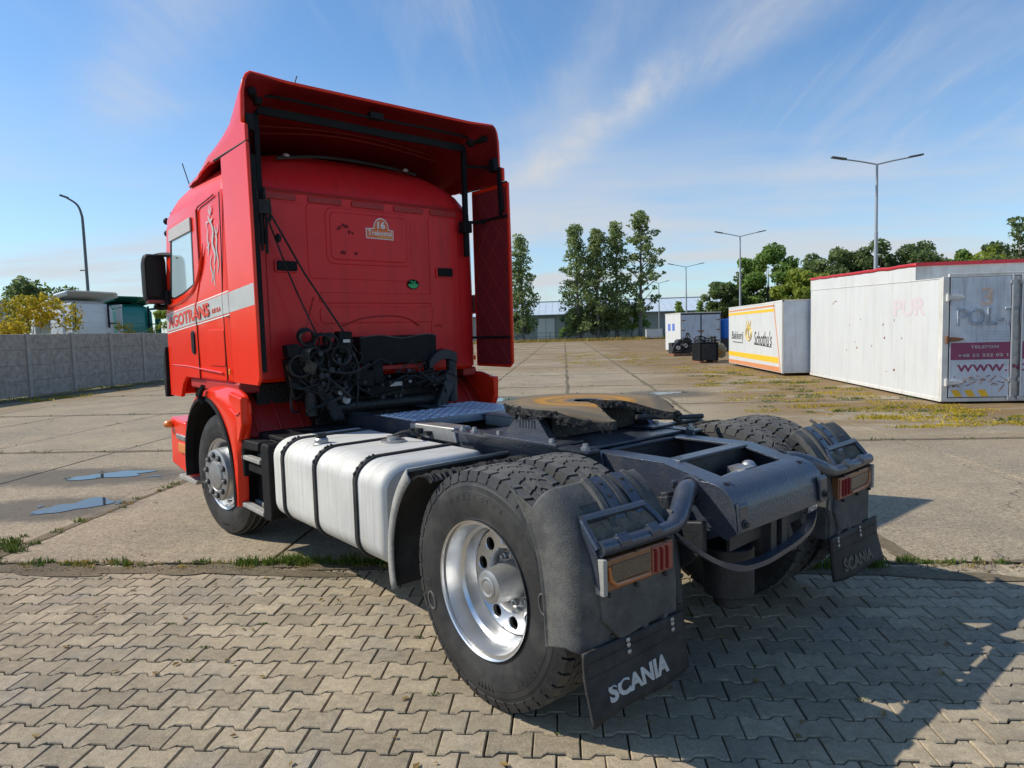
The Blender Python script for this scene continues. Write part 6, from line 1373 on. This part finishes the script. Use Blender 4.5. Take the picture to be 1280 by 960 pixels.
yb = thing('box_body', 'white box body with yellow and orange stripes, a gold crest and black script lettering', 'container', (6.28, 18.0, 0), 0)
b = MB(); b.prism([(0.0, .09), (6.86, .09), (6.86, 2.30), (0.0, 2.37)], 'X', 0, 2.5); b.build('side_wall', 'white_paint', yb, bevel=.012)
b = MB(); b.box(.03, 2.47, -.008, .01, .14, 2.31); b.build('end_panel', 'door_grey', yb, bevel=.006)
for x in (0.0, 2.44): b = MB(); b.box(x, x + .06, -.012, .03, .08, 2.36); b.build('corner_post', 'offwhite_paint', yb, bevel=.004)
b = MB(); b.box(0, 2.5, -.012, .03, 2.31, 2.37); b.box(-.006, .02, 0, 6.86, 2.305, 2.345); b.build('top_rail', 'offwhite_paint', yb, bevel=.004)
def decal(nm, poly, m, d=.003): q = MB(); q.prism(poly, 'X', -d, .0); return q.build(nm, m, yb)
decal('stripe', [(.80, 2.19), (6.86, 2.15), (6.86, 2.20), (.80, 2.25)], 'stripe_orange'); decal('stripe', [(.88, 2.25), (.80, 2.25), (.10, .10), (.18, .10)], 'stripe_orange')
decal('stripe', [(.85, 2.03), (6.86, 2.01), (6.86, 2.10), (.83, 2.13)], 'stripe_yellow', .0035); decal('stripe', [(.32, .38), (6.86, .40), (6.86, .58), (.37, .57)], 'stripe_yellow', .0035); decal('stripe', [(.22, .11), (6.86, .12), (6.86, .25), (.27, .27)], 'stripe_orange', .0035)
fit_text(TXT['bak'], (-.0015, 6.35, .98), (0, -1, 0), Zp, 1.75, .40, 'lettering', 'grease_shade_black', yb); fit_text(TXT['sch'], (-.0015, 3.10, .90), (0, -1, 0), Zp, 2.05, .50, 'lettering', 'grease_shade_black', yb)
decal('lettering_line', [(1.05, .86), (3.05, .92), (3.05, .95), (1.05, .89)], 'grease_shade_black'); decal('lettering_line', [(4.65, .93), (6.2, .95), (6.2, .98), (4.65, .96)], 'grease_shade_black')
b = MB(); el = lambda r, n=22, k=1.: [(-.003, 3.82 + r * math.cos(2 * math.pi * i / n), 1.30 + k * r * math.sin(2 * math.pi * i / n)) for i in range(n)]
b.tube(el(.40, 22, .62), .03, 5, True); b.tube(el(.26, 22, .62), .018, 5, True)
for dy in (-.22, 0, .22): b.tube([(-.003, 3.82 + dy * .7, 1.5), (-.003, 3.82 + dy * 1.2, 1.72)], .025, 5); b.sphere((-.003, 3.82 + dy * 1.2, 1.76), .04, 5, 0, (.2, 1, 1))
b.tube([(-.003, 3.52, 1.50), (-.003, 4.12, 1.50)], .03, 5); b.tube([(-.003, 3.62, 1.62), (-.003, 4.02, 1.62)], .02, 5); b.tube([(-.003, 3.82, 1.15), (-.003, 3.82, 1.45)], .03, 5); b.build('crest', 'gold_print', yb)
b = MB(); b.box(.2, 2.3, .5, 6.5, .0, .09); b.build('skid_frame', 'rust', yb)

fb = thing('box_body', 'smaller white box with two closed doors, far down the yard', 'container', (6.60, 38.4, 0), R(8))
b = MB(); b.box(0, 2.5, 0, 3.2, .12, 2.40); b.build('side_wall', 'white_paint', fb, bevel=.01)
b = MB(); b.box(.03, 2.47, -.02, .01, .12, 2.40); b.build('door_seal', 'grease_shade_black', fb)
for x0, x1, t_, m_ in ((.06, 1.22, 'opc1', 'pink_print'), (1.30, 2.44, 'opc2', 'pink_print')):
    b = MB(); b.box(x0, x1, -.05, -.02, .18, 2.30); d = b.build('door', 'door_grey', fb, bevel=.008)
    for z in (.7, 1.35, 1.95): b = MB(); xx = x0 if x0 < 1 else x1 - .22; b.box(xx, xx + .22, -.07, -.05, z, z + .05); b.build('hinge', 'rust', d)
    fit_text(TXT[t_], (x0 + .35, -.0525, .80), Xp, Zp, .62, .17, 'lettering', m_, d)
b = MB(); b.box(.9, 1.75, -.08, -.05, .50, .60); b.box(1.1, 1.4, -.08, -.05, 1.25, 1.35); b.build('locking_bar', 'rust', fb)
b = MB(); b.box(-.02, 2.52, -.06, 3.2, 2.40, 2.45); b.build('roof_edge', 'offwhite_paint', fb, bevel=.008)
for y0 in (1.15, 2.05): b = MB(); b.box(-.006, .0, y0, y0 + .55, 1.35, 1.80); b.build('print_panel', 'blue_print', fb)
b = MB(); b.box(.1, 2.4, .1, 3.0, 0, .12); b.build('skid_frame', 'grease_shade_black', fb)

bt = thing('drum', 'blue plastic drum showing between the far box and the striped one', 'drum', (9.75, 39.6, 0))
b = MB(); b.lathe([(.78, .02), (.8, .62), (.95, .66), (1.3, .66), (1.7, .66), (1.95, .64), (2.0, .55), (2.02, .02)], (0, 0, 0), 'Z', 24); b.build('barrel', 'blue_drum', bt, smooth=40)
b = MB(); b.box(-.6, .6, -.6, .6, .02, .80); b.build('stand', 'chassis_dark', bt, bevel=.02)
def scrap(label, x, y, w, h, seed, crate=False):
    r_ = random.Random(seed); t = thing('scrap_engine' if not crate else 'scrap_crate', label, 'scrap' if not crate else 'crate', (x, y, 0), R(10))
    if crate:
        b = MB(); b.prism([(-w, .12), (w, .12), (w, h), (-w, h)], 'Y', -.45, .45); b.build('crate_body', 'chassis_dark', t, bevel=.02)
        b = MB(); b.box(-w - .02, w + .02, -.47, .47, h, h + .05); b.box(-w, -w + .08, -.48, .48, .1, h); b.box(w - .08, w, -.48, .48, .1, h); b.build('crate_frame', 'black_plastic', t, bevel=.01)
        b = MB()
        for k in range(14): p = Vector((r_.uniform(-w, w), r_.uniform(-.4, .4), h)); b.tube(smooth_path([p, p + Vector((r_.uniform(-.2, .2), 0, r_.uniform(.1, .35))), p + Vector((r_.uniform(-.35, .35), .1, r_.uniform(0, .3)))], 4), .025, 5)
        b.build('hose_heap', 'black_rubber', t)
        for s in (-1, 1): b = MB(); b.box(s * w * .7 - .1, s * w * .7 + .1, -.45, .45, 0, .12); b.build('crate_foot', 'rust', t)
    else:
        b = MB()
        for k in range(9): b.cyl((r_.uniform(-w, w), -.3, r_.uniform(.25, h * .8)), 'Y', r_.uniform(.12, .3), 0, r_.uniform(.2, .6), 14)
        b.box(-w, w, -.1, .5, .15, h * .7); b.build('engine_block', 'chassis_dark', t, bevel=.015)
        b = MB()
        for k in range(12): p = Vector((r_.uniform(-w, w), -.35, r_.uniform(.3, h))); b.tube(smooth_path([p, p + Vector((r_.uniform(-.3, .3), -.1, r_.uniform(-.1, .3))), p + Vector((r_.uniform(-.4, .4), 0, r_.uniform(-.3, .2)))], 4), .025, 5)
        b.build('engine_hose', 'black_rubber', t)
        b = MB()
        for k in range(5): b.cyl((r_.uniform(-w, w), -.42, r_.uniform(.3, h * .8)), 'Y', r_.uniform(.05, .12), 0, .1, 12)
        b.build('pulley', 'steel_dull', t); b = MB(); b.box(-w, w, -.4, .5, 0, .14); b.build('pallet', 'rust', t)
    return t
scrap('dark scrapped engine on a pallet before the far white box', 5.95, 34.4, .55, 1.05, 3)
scrap('dark crate heaped with hoses beside the striped box', 5.75, 27.0, .42, .85, 4, True)
o = thing('cloth_bundle', 'tan cloth bundle on the ground behind the hose crate', 'cloth', (6.5, 28.3, 0)); b = MB(); r_ = random.Random(2)
for k in range(7): b.sphere((r_.uniform(-.3, .3), r_.uniform(-.2, .2), .25 + r_.uniform(0, .55)), r_.uniform(.2, .32), 6, 0, (1.1, 1, .8))
b.build('folds', 'tan_cloth', o, smooth=60)

b = MB()
for y in (1.55, 3.1, 4.65, 6.2): b.box(-.0025, .001, y, y + .008, .14, 2.44)
for y in np.arange(.25, 7.8, .31): b.cyl((0, y, .15), 'X', .010, -.004, .001, 6); b.cyl((0, y, 2.40 + .023 * y), 'X', .010, -.004, .001, 6)
o = b.build('panel_joint', 'offwhite_paint', wb); o['kind'] = 'stuff'
# ------------------------------------------------------------------ lamp posts
def lamp_post(label, x, y, h, arm, rise, rz):
    t = thing('street_lamp', label, 'street lamp', (x, y, -.1), rz, 'double arm lamp posts along the right of the yard'); b = MB(); b.tube([(0, 0, 0), (0, 0, h * .65), (0, 0, h * .652), (0, 0, h)], [.10, .085, .07, .055], 12); b.box(-.14, .14, -.14, .14, 0, .1); b.build('pole', 'lamp_post', t)
    for s in (-1, 1):
        b = MB(); b.tube([(0, 0, h - .03), (s * arm * .5, 0, h + rise * .5), (s * arm, 0, h + rise)], .035, 8); a = b.build('arm', 'lamp_post', t)
        b = MB(); d = Vector((s * arm, 0, rise)).normalized(); c_ = Vector((s * (arm + .25), 0, h + rise + .06)); M_ = Matrix((d, Vector((0, 1, 0)), d.cross(Vector((0, 1, 0))))).transposed(); b.obox(c_, (.36, .11, .04), M_); b.build('lamp_head', 'lamp_head', a, bevel=.02)
lamp_post('tall double arm lamp post above the white box, nearest of the row', 14.8, 31.1, 9.30, 1.6, .26, R(4)); lamp_post('double arm lamp post behind the yellow striped box', 14.7, 56.4, 9.25, 1.6, .30, R(6))
lamp_post('double arm lamp post above the far white box', 14.3, 80, 8.8, 1.6, .30, R(6)); lamp_post('farthest small lamp post beside the tallest birch', 13.8, 100, 8.2, 1.6, .3, R(40))
t = thing('street_lamp', 'bent arm lamp post standing behind the concrete wall', 'street lamp', (-24.05, 28.6, -.1)); b = MB(); P = smooth_path([(0, 0, 0), (0, 0, 4), (0, 0, 7.4), (-.03, -.02, 8.1), (-.16, -.12, 8.55), (-.5, -.35, 8.85)]); b.tube(P, [.085 - .0015 * i for i in range(len(P))], 10); b.tube([(0, 0, 5.35), (-.26, -.1, 5.33)], .03, 6); b.build('pole', 'lamp_head', t)
b = MB(); b.tube([(-.42, -.30, 8.83), (-.72, -.5, 8.95)], .05, 8); b.build('lamp_head', 'lamp_head', t)

# ------------------------------------------------------------------ hall and fence at the far end
hall = thing('warehouse', 'long low hall with pale blue sheet roof behind the birches', 'building', (0, 101, 0))
b = MB(); b.prism([(-16, 0), (44, 0), (44, 3.95), (-16, 3.95)], 'Y', 0, 12); b.build('wall', 'hall_wall', hall)
n = 60
for k in range(n):
    x0 = -16.5 + 61 * k / n; x1 = -16.5 + 61 * (k + 1) / n; b = MB(); b.prism([(-.5, 3.86), (6, 6.02), (6, 6.08), (-.5, 3.94)], 'X', x0 + .01, x1 - .01); b.prism([(-.51, 3.93), (6, 6.08), (6, 6.095), (-.51, 3.945)], 'X', x0 + .01, x0 + .06); b.build('roof_sheet', 'roof_sheet', hall, smooth=0)
b = MB(); b.prism([(6, 6.0), (12.5, 3.9), (12.5, 3.98), (6, 6.08)], 'X', -16.5, 44.5); b.build('roof_back', 'roof_sheet', hall, smooth=0)
b = MB(); b.box(-16.5, 44.5, 5.9, 6.2, 6.08, 6.20); b.build('ridge_cap', 'hall_trim', hall); b = MB(); b.box(-16.4, 44.4, -.58, -.5, 3.80, 3.92); b.build('gutter', 'hall_trim', hall)
for k in range(16):
    x = -15 + 3.7 * k
    if abs(x + 3.1) < 2.2: continue
    b = MB(); b.box(x, x + .25, -.06, 0, 0, 3.8); b.build('wall_pier', 'hall_wall', hall)
b = MB(); b.box(-4.55, -1.9, -.10, 0, 0, 3.35); d = b.build('sliding_door', 'hall_door', hall, bevel=.02); b = MB(); b.box(-3.26, -3.20, -.12, -.1, 0, 3.35); b.build('door_joint', 'hall_trim', d); b = MB(); b.box(-4.7, -1.75, -.14, -.06, 3.35, 3.5); b.build('door_rail', 'hall_trim', hall)
fe = thing('wire_fence', 'low wire mesh fence across the far end of the yard', 'fence', (0, 89.6, 0)); q = MB(); q.tube([(0, 0, 0), (0, 0, 1.35)], .035, 6); pm = q.mesh('fence_post', 'fence_wire', 30)
for k in range(22): o = bpy.data.objects.new('fence_post', pm); C.objects.link(o); o.parent = fe; o.location = (-20 + 2.2 * k, 0, 0)
q = MB()
for z in (.15, .7, 1.25): q.tube([(-20, 0, z), (27, 0, z)], .016, 4)
q.build('fence_rail', 'fence_wire', fe); q = MB()
for k in range(520): q.box(-20 + .09 * k, -20 + .09 * k + .010, -.004, .004, .05, 1.28)
o = q.build('fence_mesh', 'fence_wire', fe, clean=False, smooth=0); o['kind'] = 'stuff'
t = thing('storage_box', 'low white storage box by the far fence under the tallest birch', 'box', (10.35, 87.2, 0)); b = MB(); b.box(0, 2.1, 0, 1, .15, 1.25); b.build('box_side', 'white_paint', t, bevel=.02); b = MB(); b.box(-.03, 2.13, -.03, 1.03, 1.25, 1.32); b.build('lid', 'offwhite_paint', t, bevel=.01); b = MB(); b.box(.1, .3, 0, 1, 0, .15); b.box(1.8, 2.0, 0, 1, 0, .15); b.build('foot', 'rust', t)

# ------------------------------------------------------------------ tidy the tree of parts
def split_loose(o):
    me = o.data; n = len(me.vertices); par = list(range(n))
    def find(a):
        while par[a] != a: par[a] = par[par[a]]; a = par[a]
        return a
    for e in me.edges:
        a, b_ = find(e.vertices[0]), find(e.vertices[1])
        if a != b_: par[a] = b_
    groups = {}
    for p in me.polygons: groups.setdefault(find(p.vertices[0]), []).append(p)
    if len(groups) < 2: return
    base = o.name.split('.')[0]
    for i, ps in enumerate(groups.values()):
        idx = {}; 
        for p in ps:
            for v in p.vertices: idx.setdefault(v, len(idx))
        m2 = bpy.data.meshes.new(base); m2.from_pydata([me.vertices[v].co[:] for v in idx], [], [[idx[v] for v in p.vertices] for p in ps])
        for m in me.materials: m2.materials.append(m)
        m2.polygons.foreach_set('material_index', [p.material_index for p in ps]); m2.polygons.foreach_set('use_smooth', [p.use_smooth for p in ps]); m2.set_sharp_from_angle(angle=R(32))
        c = o.copy(); c.data = m2; C.objects.link(c); c.parent = o.parent
    bpy.data.objects.remove(o)
LOOSE = ('air_tank', 'crossmember_end', 'post_bracket', 'wheel_nuts', 'rail_bolt', 'subframe_bolt', 'crossmember_bolt', 'flap_bolt', 'lamp_screw', 'roof_lamp', 'deflector_strut', 'valve_rack', 'rail_cover', 'deflector_stay', 'hand_hole', 'rail_hole', 'support_block', 'lamp_bar', 'flap_rib', 'grommet', 'tray_rail', 'quilt_stitch', 'post_cable', 'hanging_cable', 'coiled_airline', 'coiled_cable', 'aerial', 'fairing_rib', 'rear_plate', 'guard_rib', 'guard_bolt', 'guard_crease', 'mirror_arm', 'foot', 'air_bellows')
for o in list(C.objects):
    if o.type == 'MESH' and o.name.split('.')[0] in LOOSE: split_loose(o)
for o in list(C.objects):
    if o.type == 'MESH' and o.name.split('.')[0] in ('hose_bundle', 'pipe_fitting', 'sticker_residue', 'tray_clutter', 'scrape_mark', 'scuff_mark', 'filter_mesh', 'strap_bolt', 'type_plate', 'hose_heap', 'engine_hose', 'pulley'): o['kind'] = 'stuff'
for o in list(C.objects):          # never deeper than thing > part > sub-part
    while o.parent and o.parent.parent and o.parent.parent.parent: o.parent = o.parent.parent
